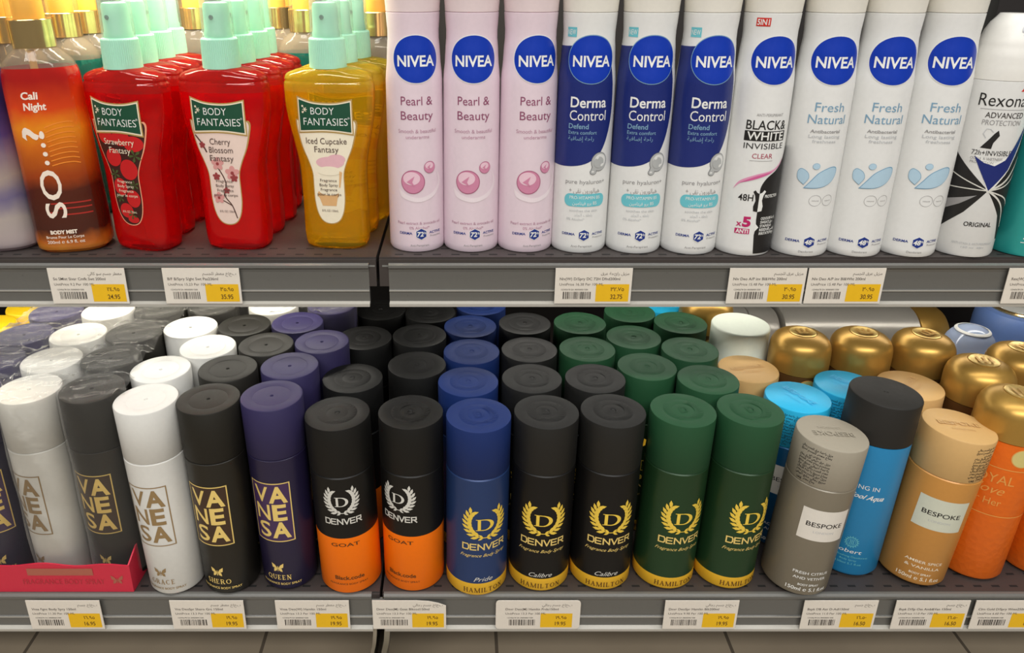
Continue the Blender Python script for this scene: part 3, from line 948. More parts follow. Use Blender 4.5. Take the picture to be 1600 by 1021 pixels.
P_DERMA, b = waisted_can(WHB, WHC)
P = Print()
edge = P.curve([(14, 158.5), (18.5, 140), (20.8, 126), (21, 112), (18.5, 98), (14, 86), (9, 78.5), (2, 73.6), (-6, 70.8), (-18, 69.4), (-34, 69.6)])
P.poly([(-34, 157), (-20, 157.4), (-8, 158.2)] + edge, DKNAVY, 1)
P.lay('navy_panel', b, on_can(NR), cutv=True)
disc_logo(b, SKYI)
P = Print(); P.text('Derma', -0.6, 118, 7.4, WHITE, w=27.5, bold=.016, layer=2); P.text('Control', -0.6, 108.4, 7.2, WHITE, w=28, layer=2)
P.text('Defend', -15, 100.4, 3.6, SKYI, align='L', bold=.014); P.text('Extra comfort', -15, 95.8, 2.6, SKYI, align='L', w=0, bold=.006); P.text(arabic('راحة إضافية'), -15, 91.4, 2.9, SKYI, align='L')
P.rect(-20.4, -12.0, 163.8, 170.6, TEALI, 2); P.text('NEW', -16.2, 167.2, 3.6, WHITE, w=7, layer=3)
DR0 = mat('droplet_edge', (120, 122, 124), .2); DR1 = mat('droplet_grey', (176, 178, 178), .2); DR2 = mat('droplet_light', (222, 222, 220), .2)
P.ell(10.4, 73.6, 6.9, 7.3, DR0, 3); P.ell(5.6, 66.0, 2.7, 2.3, DR0, 3); P.poly([(4.4, 70), (8, 66.6), (6.4, 65), (3.4, 67)], DR0, 3)
P.ell(10.4, 73.6, 6.5, 6.9, DR1, 4); P.ell(5.6, 66.0, 2.3, 1.9, DR1, 4); P.poly([(5, 70), (8.2, 67.2), (6.6, 65.6), (4, 67.2)], DR1, 4)
P.ell(10.9, 74.4, 4.9, 5.0, DR2, 5); P.ell(9.9, 73.2, 4.2, 4.3, DR1, 6); P.ell(12.6, 71.0, 1.5, 1.0, DR2, 7, rot=.6); P.ell(8.4, 76.6, 1.3, .8, DR2, 7, rot=.7); P.ell(5.2, 66.2, 1.0, .7, DR2, 5)
P.text('pure hyaluron+', 0.6, 58.2, 3.2, GREYI, w=32, bold=.004); P.text(arabic('هيالورون نقي +'), 0, 51.4, 3.6, GREYI, w=24)
P.rrect(-15.6, 17, 38.6, 48.8, 4.6, TEALI, 2); P.text('PRO-VITAMIN B5', 0.6, 45.8, 2.4, WHITE, w=24, layer=3); P.text(arabic('برو فيتامين') + ' B5', .6, 41.4, 2.5, WHITE, w=19, layer=3)
P.text('soothes the skin', 0, 35.4, 2, PALEI, w=22); P.text(arabic('يلطف الجلد'), 0, 32, 2.2, PALEI, w=14); P.text('0% Alcohol*', -6, 28.4, 2, PALEI, w=14)
hexrow(P, '72'); P.text('Anti-Perspirant', 0, 6.4, 1.8, GREYI, w=17)
P.lay('lettering', b, on_can(NR), cutv=True)

P_FRESH, b = waisted_can(WHB, WHC)
disc_logo(b)
P = Print(); P.text('Fresh', 0.5, 115.8, 6.4, SKYI, w=21); P.text('Natural', 0, 107, 6.4, SKYI, w=27.5)
P.text('Antibacterial', 0, 98.2, 2.3, GREYI, w=21.5, bold=.016); P.text('Long lasting', 0, 94.4, 2.3, PALEI, w=23, bold=.008); P.text('freshness', 0, 90.8, 2.3, PALEI, w=17, bold=.008)
L1 = mat('leaf_blue', (176, 204, 222), .35); L2 = mat('leaf_edge', (112, 158, 188), .35)
for k, ml in ((1.0, L2), (.93, L1)):
    def sc(pts, cx, cy):
        return [(cx + (x - cx) * k, cy + (y - cy) * k) for x, y in pts]
    P.poly(sc(P.curve([(-9.5, 55), (-5.5, 60.5), (0, 67.5), (8, 71.6), (13.4, 71), (14, 65.5), (10, 59.5), (2, 55.8), (-9.5, 55)])[:-1], 5, 63)[::-1], ml, 3 if k == 1 else 4)
    P.poly(sc(P.curve([(-9.6, 57.6), (-6.6, 63), (-8, 67.6), (-12.5, 70), (-15, 67.5), (-14.4, 61.8), (-9.6, 57.6)])[:-1], -11, 64)[::-1], ml, 3 if k == 1 else 4)
    P.ell(-2.6, 72.2, 2.6 * k, 2.4 * k, ml, 3 if k == 1 else 4)
for x in (0.5, 10.4):
    P.ell(x, 45.8, 4.6, 4.3, GREYI, 2, hole=(4.35, 4.05)); P.text('natural', x, 45.8, 1.0, GREYI, w=5)
hexrow(P, '48', 12.6); P.text('Deodorant', 0, 4.8, 1.6, GREYI, w=11)
P.lay('lettering', b, on_can(NR), cutv=True)

P_BW, b = waisted_can(WHB, WHC)
P = Print()
edge = P.curve([(24, 84), (20, 77), (13, 69), (5, 63), (1, 56), (0.8, 48), (0.8, 30)])
P.poly(edge + [(1.4, 24), (0.6, 18), (1.6, .006 * 1000), (2, 2.6), (38, 2.6), (38, 84)], BLACKI, 1)
P.poly(P.curve([(-19.5, 53), (-15, 60), (-4, 65.5), (10, 69.5), (18, 76), (21.5, 82), (16, 72.5), (8, 66.6), (-4, 62), (-14, 58.4), (-19.5, 53)])[:-1][::-1], mat('pink_swoosh', (220, 150, 182), .4), 2)
P.poly(P.curve([(-15, 58.4), (-4, 64.2), (8, 67.4), (-2, 62.8), (-15, 58.4)])[:-1][::-1], mat('rose_swoosh', (206, 92, 148), .4), 3)
P.lay('printed_swoosh', b, on_can(NR), cutv=True)
disc_logo(b)
P = Print(); P.rect(-17.4, -7.4, 171.6, 177.4, REDI, 2); P.text('5IN1', -12.4, 174.5, 3.8, WHITE, w=8.4, bold=.02, layer=3)
P.text('ANTI-PERSPIRANT', 1, 110, 2, GREYI, w=20); P.text('BLACK&', 0, 102.6, 6.6, BLACKI, w=31, bold=.008); P.rect(-16, 15.6, 90.8, 98.2, BLACKI, 2); P.text('WHITE', 0, 94.5, 5.8, WHITE, w=28, bold=.014, layer=3)
P.text('INVISIBLE', 0, 87, 4.2, BLACKI, w=31); P.text('CLEAR', -1, 79.6, 3.6, mat('clear_red', (168, 60, 84), .5), w=15); P.rect(-10, 7, 75.8, 76.1, GREYI, 2)
P.text('48H', -9, 47.5, 5, BLACKI, w=11, bold=.012)
for s_, mm_ in ((-1, BLACKI), (1, WHITE)):
    P.poly([(.7 + s_ * x, y) for x, y in ((0, 36.5), (3.2, 37.2), (3.6, 41), (2.4, 45.5), (3.2, 49.5), (4.8, 52.4), (3.4, 53.6), (1.8, 51.6), (0, 50.8))][::s_], mm_, 3)
P.text('PROTECTION', 11.5, 48.6, 2.3, WHITE, w=12.5, bold=.02); P.text('x', -11.5, 27, 4.6, PINKI, bold=.02); P.text('5', -6, 28.4, 7.2, PINKI, w=6.2, bold=.05)
P.rect(-14, -3.2, 18.6, 22.8, PINKI, 2); P.text('ANTI', -8.6, 20.7, 3, WHITE, w=9, bold=.03, layer=3)
P.poly([(0.4, 27.5), (3.4, 24), (0.4, 20.5)][::-1], WHITE, 2)
for i, (t, a) in enumerate((('ODOUR/', 'رائحة'), ('SWEAT/', 'عرق'), ('STAINS/', 'بقع'), ('RESIDUE/', 'رواسب'), ('IRRITATION/', 'تهيج'))):
    P.text(t + arabic(a.replace('و', 'و')), 4.4, 31 - i * 3, 2.1, WHITE, align='L', sx=.8, bold=.02)
P.lay('lettering', b, on_can(NR), cutv=True)

# domed can with the crossed black wings
RTAB = [(0, .0235), (.1345, .0235), (.140, .0234), (.150, .0226), (.160, .0206), (.168, .0180), (.174, .0150), (.178, .0118), (.1795, .0105)]
RR = lambda z: interp(RTAB, z)
RK = .0226 / .0235
REX = can_root('deodorant_can', 'deodorant')
b = obj('can_body', lathe(bmesh.new(), [(.020, 0), (.0217, .0007), (.0226, .003), (.0226, .134), (.0221, .1343)]), WHB, REX)
c = obj('cap', lathe(bmesh.new(), [(.0221, .1344), (.0226, .1348)] + [(RR(z / 1000) * RK, z / 1000) for z in range(138, 180, 3)] + [(.0098, .1799), (0, .180)]), cap_mat('white_deo_cap', (228, 226, 220), .4), REX)
D = Print(); D.ell(0, 168.5, 2.6, 3.6, PALEI, 1); D.ell(0, 168.5, 1.7, 2.5, GREYI, 2); D.lay('spray_dimple', c, on_can(lambda z: RR(z) * RK), cutv=True)
P = Print(); X0, Y0 = -1.5, 54
P.poly([(X0, Y0), (-32, 84), (-36, 84), (-36, 20), (-30, 20), (-14, 36)][::-1], BLACKI, 1)
P.poly([(X0, Y0), (12, 34), (18, 14), (40, 14), (40, 112), (24, 112), (19, 88), (9, 66)], BLACKI, 1)
P.poly([(X0 - .6, Y0 - 1.5), (X0 + 1, Y0 - 1.5), (11, 70), (18.5, 92), (22, 106), (15, 95), (6, 80), (-1, 75.5), (-8, 77), (-16.5, 82), (-12, 76)][::1], WHITE, 2)
P.poly([(X0, Y0), (10, 70), (17.5, 92), (20, 104), (14, 94), (5.5, 77.5), (-1.5, 73), (-8.5, 75), (-15.5, 79.5), (-11, 71)], DKNAVY, 3)
for pts, w in (([(X0, Y0), (-12, 58.5), (-30, 66)], .8), ([(X0, Y0), (-14, 54.5), (-30, 54)], .8), ([(X0, Y0), (9, 60), (16, 68), (24, 82), (28, 98)], 1.6), ([(X0, Y0), (10, 57), (18, 62), (26, 70)], 1.0), ([(X0, Y0), (8, 47), (15, 38), (20, 24)], 1.3), ([(X0, Y0), (12, 49), (20, 43), (27, 33)], 1.0)):
    P.stroke(P.curve(pts), w, SILVER, 2)
P.poly([(-8, 50), (-18, 47), (-32, 43), (-32, 34), (-18, 42)][::-1], GREYI, 2)
P.lay('crossed_wings', b, on_can(.0226))
P = Print(); P.text('Rexona', -5.2, 121, 8.8, BLACKI, w=32, bold=-.002); P.rect(-19, 12, 114.2, 114.5, GREYI, 2); P.text('ADVANCED', -2, 110.2, 4, INKD if False else M_INKD, w=26, bold=.004); P.text('PROTECTION', -3, 104.8, 3.6, GREYI, w=26)
P.poly([(4, 127.5), (7.5, 132.5), (36, 132.5), (36, 127.5)][::-1], REDI, 2); P.text('WOMEN', 9.5, 130, 3.0, WHITE, align='L', bold=.03, layer=3)
P.poly([(-13.5, 86), (-6.5, 85.6), (-6, 90), (-3, 95.5), (-4.4, 99.4), (-6.5, 97), (-9.5, 92)], BLACKI, 2)
P.stroke([(-11.5, 93.5), (-13.5, 96.5), (-12, 100), (-9.5, 100), (-7.5, 98)], .5, PALEI)
P.text('72h+INVISIBLE', -4.6, 82.4, 3.6, BLACKI, w=27, bold=-.002); P.text('ODOR & WETNESS', -7.6, 78, 1.9, GREYI, w=21); P.text('PROTECTION', -10.2, 75.2, 1.9, GREYI, w=15)
P.text('ORIGINAL', -2.2, 27.2, 3.4, BLACKI, w=19.5, bold=.012)
P.text('ANTI-STAIN & ANTI-PERSPIRANT', -2, 11.6, 1.8, PALEI, w=30); P.text('150 ml  48H', -2, 8.6, 1.6, PALEI, w=16)
P.lay('lettering', b, on_can(.0226))

TEALC = can_root('deodorant_can', 'deodorant')
b = obj('can_body', lathe(bmesh.new(), [(.020, 0), (.0226, .0007), (.0235, .003), (.0235, .134), (.0230, .1343)]), mat('turquoise_can', (48, 172, 168), .34, metal=.2), TEALC)
obj('cap', lathe(bmesh.new(), [(.0230, .1344), (.0235, .1348)] + [(RR(z / 1000), z / 1000) for z in range(138, 180, 3)] + [(.0100, .1799), (0, .180)]), cap_mat('pale_teal_cap', (196, 220, 218), .4), TEALC)
P = Print(); LT_ = mat('mint_print', (150, 214, 208), .4)
P.poly(P.curve([(-30, 104), (-16, 92), (-6, 74), (0, 70), (30, 72), (30, 112), (-30, 112)]), LT_, 1)
P.stroke(P.curve([(-14, 64), (-4, 71), (8, 74)]), 1.2, WHITE, 3)
P.rect(-10, 12, 41.5, 47.5, WHITE, 2); P.text('COOL', -8.6, 44.5, 3.6, GREYI, align='L', layer=3); P.rect(-10, 12, 35.4, 40, mat('lime_print', (206, 214, 96), .5), 2); P.text('EUCALY', -9, 37.7, 3, WHITE, align='L', layer=3)
P.rect(-10.6, 12, 29.6, 34.2, mat('lime_print', (206, 214, 96), .5), 2); P.text('COOLING', -9.4, 31.9, 3, WHITE, align='L', layer=3); P.text('72h', -12.5, 18, 7, WHITE, align='L'); P.rect(-13, 10, 11.6, 12.2, WHITE, 2)
P.lay('lettering', b, on_can(.0235))


# ------------------------------------------------------------------ flask bottles
def flask_bm(tab, seg=64, zs=None, level=None):
    """tab rows: z, half width, half depth, squareness; returns mesh with material 1 above the liquid level"""
    bm = bmesh.new(); rings = []
    for z, w, d, n in tab:
        ring = []
        for k in range(seg):
            t = 2 * PI * k / seg; c_, s_ = math.cos(t), math.sin(t)
            ring.append(bm.verts.new((w * math.copysign(abs(c_) ** (2 / n), c_), d * math.copysign(abs(s_) ** (2 / n), s_), z)))
        rings.append((z, ring))
    for (za, a), (zb, b_) in zip(rings, rings[1:]):
        for k in range(seg):
            f = bm.faces.new((a[k], a[(k + 1) % seg], b_[(k + 1) % seg], b_[k]))
            f.material_index = 1 if level and (za + zb) / 2 > level else 0
    bm.faces.new(list(reversed(rings[0][1]))); f = bm.faces.new(rings[-1][1]); f.material_index = 1 if level else 0
    return bm


def densify(tab, n=4):
    out = []
    for i in range(len(tab) - 1):
        p0 = tab[max(0, i - 1)]; p1 = tab[i]; p2 = tab[i + 1]; p3 = tab[min(len(tab) - 1, i + 2)]
        for k in range(n):
            t = k / n
            out.append(tuple(p1[j] + (p2[j] - p1[j]) * t if j == 0 else 0.5 * (2 * p1[j] + (p2[j] - p0[j]) * t + (2 * p0[j] - 5 * p1[j] + 4 * p2[j] - p3[j]) * t * t + (3 * p1[j] - p0[j] - 3 * p2[j] + p3[j]) * t ** 3) for j in range(4)))
    out.append(tab[-1])
    return out


def front_of(tab):
    W_ = [(r[0], r[1]) for r in tab]; D_ = [(r[0], r[2]) for r in tab]; N_ = [(r[0], r[3]) for r in tab]

    def lerp(t, z):
        for (a, x), (b_, y) in zip(t, t[1:]):
            if z <= b_:
                return x + (y - x) * max(0, (z - a)) / (b_ - a)
        return t[-1][1]

    def f(u, v, e):
        w, d, n = lerp(W_, v), lerp(D_, v), lerp(N_, v)
        q = min(.995, abs(u) / w)
        return (u, -d * (1 - q ** n) ** (1 / n) - e, v)
    return f


FT = densify([(0, .0215, .0125, 3), (.0025, .0245, .015, 3.2), (.012, .0256, .0165, 3.2), (.040, .0254, .0172, 3.0), (.068, .0262, .0176, 2.8), (.090, .0305, .0176, 2.6), (.108, .0338, .0174, 2.6), (.122, .0346, .0170, 2.6),
              (.1295, .0345, .0166, 2.6), (.1318, .0333, .0158, 2.6), (.1328, .0339, .0161, 2.6), (.1365, .0318, .0152, 2.4), (.1395, .0240, .0138, 2.2), (.141, .0150, .0125, 2)])
MINT = mat('mint_plastic', (168, 222, 196), 0.42); MINT.node_tree.nodes['Principled BSDF'].inputs['Subsurface Weight'].default_value = 0.15
MINT.node_tree.nodes['Principled BSDF'].inputs['Subsurface Radius'].default_value = (.004, .005, .004)
CLEARP = clear_mat('frosted_overcap', (226, 236, 230), (236, 244, 240), 0.22, .2)
MGREEN = mat('label_green', (22, 74, 52), .45); FGOLD = mat('label_gold', (206, 170, 104), .35, metal=.4)


def flask(name, liquid, clear, deco):
    r = can_root('body_spray_bottle', 'body spray')
    b = obj('flask', flask_bm(FT, level=.1235), [liquid, clear], r)
    # ribbed screw ring, pump and frosted overcap
    seg = 120; bm = bmesh.new(); rings = []
    for rr, z in ((.0128, .1402), (.0139, .1406), (.0137, .150), (.0133, .1612), (.0126, .1622), (.0112, .1624)):
        rings.append([bm.verts.new(((rr - (.00028 if k % 2 and .141 < z < .1615 else 0)) * math.cos(2 * PI * k / seg), (rr - (.00028 if k % 2 and .141 < z < .1615 else 0)) * math.sin(2 * PI * k / seg), z)) for k in range(seg)])
    for a, c_ in zip(rings, rings[1:]):
        for k in range(seg):
            bm.faces.new((a[k], a[(k + 1) % seg], c_[(k + 1) % seg], c_[k]))
    bm.faces.new(list(reversed(rings[0]))); bm.faces.new(rings[-1])
    obj('screw_ring', bm, MINT, r, smooth=False)
    pump = obj('pump', lathe(bmesh.new(), mm([(10.2, 162.2), (10.2, 166), (9.6, 167), (9.3, 184), (8.6, 186.5), (7, 187.2), (0, 187.2)]), 40), MINT, r)
    obj('nozzle', lathe(bmesh.new(), mm([(0, 0), (1.6, 0), (1.6, .8), (.6, .8), (.6, .2), (0, .2)]), 16), mat('nozzle_hole', (96, 130, 116), .5), pump)
    nz = bpy.data.objects[pump.children[0].name]; nz.location = (0, -.0093, .177); nz.rotation_euler = (PI / 2, 0, 0)
    obj('overcap', lathe(bmesh.new(), mm([(11.5, 162.3), (11.7, 162.6), (11.3, 190), (10.9, 192.5), (9.6, 193.6), (0, 193.8)]), 40), CLEARP, r)
    P = Print(); deco(P)
    fr = front_of(FT)
    P.lay('label', b, fr, cutv=True, eps=.00012)
    return r


LBL = [(21.5, 103), (22.6, 101), (22.2, 96), (19, 83), (14.6, 72), (12, 63), (11.8, 52), (11.6, 41), (9.8, 31), (6, 24.6), (0, 22.6), (-6, 24.6), (-9.8, 31), (-11.6, 41), (-11.8, 52), (-12, 63), (-14.6, 72), (-19, 83), (-22, 96), (-22.4, 103)]


def flask_label(P, fill, edge, name, ink, deco):
    o = P.curve(LBL, 4)
    P.poly([(x * 1.055, 62 + (y - 62) * 1.02) for x, y in o][::-1], edge, 1); P.poly(o[::-1], fill, 2)
    deco(P)
    top = P.curve([(-20, 119.5), (-10, 116.6), (0, 115.6), (10, 115.9), (20, 117.8)], 5); bot = P.curve([(20, 94), (10, 95.6), (0, 96.2), (-10, 95.8), (-20, 95)], 5)
    g = top + bot
    P.poly([(x * 1.06, 106.5 + (y - 106.5) * 1.15) for x, y in g][::-1], FGOLD, 4)
    P.poly([(x * 1.02, 106.5 + (y - 106.5) * 1.05) for x, y in g][::-1], CREAM, 5)
    P.poly([(x * .98, 106.5 + (y - 106.5) * .95) for x, y in g][::-1], MGREEN, 6)
    P.text('BODY', -1.5, 110.6, 5.2, WHITE, w=18, bold=-.006, layer=7); P.text('FANTASIES', 0.4, 102.6, 5.4, WHITE, w=34, bold=-.006, layer=7); P.text('®', 18.2, 105.4, 1.4, WHITE, layer=7)
    for x, y, q in ((-15, 111.5, 1.6), (-16.8, 114, .6), (-16.8, 109.5, .6)):
        for k in range(3):
            a = k * PI / 3; P.stroke([(x - q * math.cos(a), y - q * math.sin(a)), (x + q * math.cos(a), y + q * math.sin(a))], .5, CREAM, 7)
    for i, t in enumerate(name):
        P.text(t, 0, 88.2 - i * 6.4, 4.5, ink, bold=-.002, layer=7, w=(len(t) * 2.55 + 1))
    for i, t in enumerate(('Fragrance', 'Body Spray', 'Fragrance', 'pour le corps')):
        P.text(t, 0, 57.6 - i * 3.7, 2.2, ink, layer=7, w=len(t) * 1.45)
    P.text('8 FL OZ / 236mL', 0, 33.2, 1.7, ink, layer=7, w=13)


BER = mat('berry_red', (196, 26, 30), .4); BERD = mat('berry_dark', (60, 20, 16), .5); LEAFG = mat('leaf_green', (70, 84, 40), .5)
ROSEP = mat('blossom_pink', (214, 150, 146), .5); ROSED = mat('blossom_red', (150, 60, 62), .5); TWIG = mat('twig_brown', (84, 54, 48), .5)
BLUSH = mat('label_blush', (232, 208, 196), .5); ICING = mat('icing_pink', (226, 178, 186), .5); CAKE = mat('cake_tan', (222, 176, 122), .5); LCRM = mat('label_cream', (240, 230, 206), .5)


def deco_straw(P):
    for x, y, a, b_ in ((-12, 92, 7, 6), (2, 91, 8, 6), (12, 87, 8, 6), (-7, 76, 7, 7), (5, 67, 7.5, 8), (-5, 53, 6, 7), (5, 44, 6, 7), (-3, 34, 6, 6), (2, 27, 5, 3)):
        P.ell(x, y, a, b_, BER, 3, n=22)
    for x, y, q in ((12, 78, 4), (-8, 63, 3.4), (8, 55, 3), (-7, 44, 3), (2, 31, 3)):
        for k in range(5):
            an = k * 2 * PI / 5 + x; P.poly([(x, y), (x + q * math.cos(an - .3), y + q * math.sin(an - .3)), (x + 1.4 * q * math.cos(an), y + 1.4 * q * math.sin(an)), (x + q * math.cos(an + .3), y + q * math.sin(an + .3))], LEAFG, 4, )


def flower(P, x, y, q, m1, m2):
    for k in range(5):
        an = k * 2 * PI / 5 + .3; P.ell(x + q * .55 * math.cos(an), y + q * .55 * math.sin(an), q * .5, q * .38, m1, 4, n=14, rot=an)
    P.ell(x, y, q * .25, q * .25, m2, 5, n=12)


def deco_cherry(P):
    P.stroke(P.curve([(7, 28), (4, 38), (-1, 46), (1, 56), (-3, 66), (-9, 74)]), .9, TWIG, 3); P.stroke(P.curve([(4, 38), (-3, 42), (-6, 43)]), .8, TWIG, 3); P.stroke(P.curve([(-20, 92), (-15, 86), (-12, 80)]), 1.2, TWIG, 3)
    for x, y, q, m1 in ((-4, 71, 5, ROSEP), (7, 64, 5.5, ROSEP), (8, 60, 3, ROSED), (-6, 61, 3, ROSED), (1, 50, 2.6, ROSED), (-6, 44, 4.5, ROSEP), (-15, 85, 2.6, ROSED)):
        flower(P, x, y, q, m1, ROSED)


def deco_cake(P):
    P.ell(2, 71.5, 11, 4.6, ICING, 3, n=26); P.ell(7, 74, 7, 4, ICING, 3, n=22); P.ell(1, 65, 9.5, 3.6, LCRM, 4, n=26)
    P.ell(-1, 46, 8.6, 5, CAKE, 3, n=24); P.poly([(-9, 46), (7, 47), (5, 37), (-6, 37)][::-1], CAKE, 3); P.ell(0, 49, 8, 3.4, LCRM, 4, n=24); P.poly([(9, 65), (11, 64), (9, 52), (8, 52)], CAKE, 4)


RED_L = clear_mat('strawberry_liquid', (224, 12, 16), (250, 60, 56), 0.36, glass=1.3)
RED2_L = clear_mat('cherry_liquid', (236, 14, 20), (252, 64, 64), 0.38, glass=1.3)
AMB_L = clear_mat('amber_liquid', (240, 184, 14), (255, 232, 96), 0.28, glass=1.3)
CLR_R = clear_mat('clear_red_plastic', (200, 56, 50), (250, 140, 126), 0.25, glass=1.3)
CLR_A = clear_mat('clear_amber_plastic', (236, 214, 70), (255, 246, 170), 0.22, glass=1.3)
P_STRAW = flask('s', RED_L, CLR_R, lambda P: flask_label(P, BERD, mat('label_peach', (236, 164, 130), .4), ('Strawberry', 'Fantasy'), CREAM, deco_straw))
P_CHERRY = flask('c', RED2_L, CLR_R, lambda P: flask_label(P, BLUSH, FGOLD, ('Cherry', 'Blossom', 'Fantasy'), mat('label_ink', (92, 74, 70), .5), deco_cherry))
P_CAKE = flask('k', AMB_L, CLR_A, lambda P: flask_label(P, LCRM, FGOLD, ('Iced Cupcake', 'Fantasy'), mat('label_ink', (92, 74, 70), .5), deco_cake))

# tall oval mist bottles with gold collars
ST = densify([(0, .024, .017, 2.6), (.003, .0275, .020, 2.6), (.015, .0284, .0206, 2.5), (.075, .0276, .020, 2.4), (.125, .0274, .020, 2.4), (.137, .0268, .0195, 2.3), (.146, .0236, .0175, 2.2), (.152, .0176, .0150, 2.1), (.1555, .0140, .0140, 2)])
GOLDM = mat('gold_collar', (226, 194, 132), 0.18, metal=.85, grain=0.0)
PUMPY = mat('pump_yellow', (226, 176, 60), 0.35)
OVERC = clear_mat('clear_overcap', (240, 222, 176), (250, 240, 214), 0.14, .08)
GLASSC = clear_mat('clear_flask', (196, 186, 170), (236, 228, 212), 0.2)


def mist(liquid, level=.141, printed=None):
    r = can_root('body_mist_bottle', 'body mist')
    b = obj('flask', flask_bm(ST, level=level), [liquid, GLASSC], r)
    obj('collar', lathe(bmesh.new(), mm([(13.4, 155.2), (14.9, 155.4), (14.9, 174.6), (14.4, 175.2), (11, 175.3)]), 48), GOLDM, r)
    obj('pump', lathe(bmesh.new(), mm([(10.6, 175.4), (10.6, 196), (9.6, 197.5), (0, 197.6)]), 36), PUMPY, r)
    obj('overcap', lathe(bmesh.new(), mm([(14.6, 175.4), (14.7, 176), (14.3, 207), (13.6, 208.6), (12, 209), (0, 209)]), 48), OVERC, r)
    if printed:
        obj('dip_tube', lathe(bmesh.new(), mm([(0, 8), (1.2, 8), (1.2, 126), (2.6, 128), (2.6, 141), (2.6, 154), (0, 154)]), 16), mat('tube_yellow', (222, 172, 84), .4), b).location = (0, -.0105, 0)
        P = Print(); printed(P)
        P.lay('lettering', b, front_of(ST), cutv=True, eps=.00012)
    return r


def so_print(P):
    CR = mat('peach_white', (238, 222, 206), .5); SUN = mat('sun_stripe', (232, 136, 40), .5)
    P.text('Cali', -4.5, 122.5, 5, CR, w=12, bold=.03, shear=.1); P.text('Night', -2.2, 114.6, 5, CR, w=16, bold=.03, shear=.1)
    P.text('SO', -3.0, 48, 14.5, CR, rot=PI / 2, w=38, bold=.012); P.text('?', -8, 94.5, 15, CR, rot=PI / 2, w=10, bold=.02)
    for k in range(4):
        P.ell(-2.0, 72.5 + k * 6.7, 1.75, 1.75, CR, 2, n=18)
    for k in range(9):
        P.stroke(P.curve([(1.5, 99 - k * 3.6), (9, 101.5 - k * 3.7), (16, 102.5 - k * 3.8), (20, 102 - k * 3.9)], 5), .8, SUN, 1)
    P.text('BODY MIST', -1, 17.6, 2.8, CR, w=20, bold=.05); P.text('Brume Pour Le Corps', -1, 13.6, 2.1, CR, w=28, bold=.012); P.text('200ml ℮ 6.9 fl. oz', -1, 9.6, 2.5, CR, w=28, bold=.012)
    for k, (u0, u1, v) in enumerate(((-6, 22, 40), (-4, 22, 36), (2, 22, 31), (-10, -2, 33))):
        P.rect(u0, u1, v, v + 1.1, mat('dusk_red', (170, 40, 30), .5), 1)


SUNSET = clear_mat('sunset_sleeve', (200, 90, 20), (230, 140, 60), 0.74, .08,
                   ramp=[(0.0, (226, 156, 56)), (.07, (206, 110, 34)), (.13, (78, 28, 18)), (.36, (92, 32, 18)), (.44, (176, 72, 22)), (.60, (228, 122, 28)), (.70, (248, 156, 34)), (.80, (230, 78, 26)), (.95, (178, 30, 24))], zlen=.141)
DUSK = clear_mat('cloud_sleeve', (150, 140, 170), (190, 180, 190), 0.7, .08,
                 ramp=[(0.0, (190, 176, 180)), (.18, (196, 184, 178)), (.30, (128, 118, 156)), (.42, (190, 172, 162)), (.55, (150, 126, 150)), (.66, (92, 74, 140)), (.8, (48, 52, 110)), (1, (42, 40, 92))], zlen=.141)
TEALL = clear_mat('teal_liquid', (26, 112, 100), (70, 160, 140), 0.5)
BRNL = clear_mat('brown_liquid', (96, 62, 40), (170, 130, 96), 0.5)
P_SO = mist(SUNSET, .141, so_print)
P_DUSK = mist(DUSK, .139)
P_TEAL = mist(TEALL, .136)
P_BRN = mist(BRNL, .130)

for o in (P_BG, P_BT, P_BC, P_AQ, P_DOME, P_DOME_DIM):
    o.scale = (.975, .975, 1)

# ------------------------------------------------------------------ stocking the shelves
USED = set()


def put(proto, x, y, z, label, phi=0.0, lean=0.0, group=None, rad=0.025):
    o = proto if proto.name not in USED else copy_tree(proto)
    USED.add(proto.name)
    o.location = (x, y, z + max(0.0, (rad - .0025)) * math.sin(abs(lean)))
    o.rotation_mode = 'ZYX'; o.rotation_euler = (0, lean, phi)
    o['label'] = label
    if group:
        o['group'] = group
    return o


DEG = math.radians
# --- upper shelf, right bay
GU = 'deodorant cans along the front of the upper shelf'
for proto, x, y, ph, lab in (
        (P_PEARL, -.0363, .5910, 8, 'blush pink deodorant can with blue disc, first from the gap between the bays'),
        (P_PEARL, .0072, .5905, 4, 'blush pink deodorant can with blue disc, middle one of three'),
        (P_PEARL, .0507, .5900, 12, 'blush pink deodorant can with blue disc, next to the navy and white cans'),
        (P_DERMA, .0938, .5885, 0, 'navy and white deodorant can with a clear droplet, beside the pink cans'),
        (P_DERMA, .1378, .5870, -1, 'navy and white deodorant can with a clear droplet, middle one of three'),
        (P_DERMA, .1816, .5850, 2, 'navy and white deodorant can with a clear droplet, beside the black and white can'),
        (P_BW, .2245, .5820, 0, 'white deodorant can with a black lower side and pink swoosh'),
        (P_FRESH, .2688, .5805, -5, 'white deodorant can with pale blue leaf drops, beside the black swoosh can'),
        (P_FRESH, .3110, .5795, -7, 'white deodorant can with pale blue leaf drops, middle one of three'),
        (P_FRESH, .3537, .5788, -9, 'white deodorant can with pale blue leaf drops, beside the dome-topped white can'),
        (REX, .3985, .5790, -5, 'dome-topped white deodorant can with crossed black wings and navy V'),
        (TEALC, .4475, .5790, -6, 'turquoise deodorant can cut off by the right picture edge')):
    put(proto, x, y, ZU, lab, DEG(ph), group=GU)
put(plain_can(.0225, .195, 140, mat('silver_grey_can', (168, 162, 154), .35, metal=.3), cap_mat('charcoal_cap', (33, 31, 28), .55)), .394, .634, ZU, 'grey can with a dark cap behind the dome-topped white can')

# --- upper shelf, left bay
GB = 'body spray flasks with mint pumps'


def atx(px, py, h, y):
    return ony(px, py, y).x


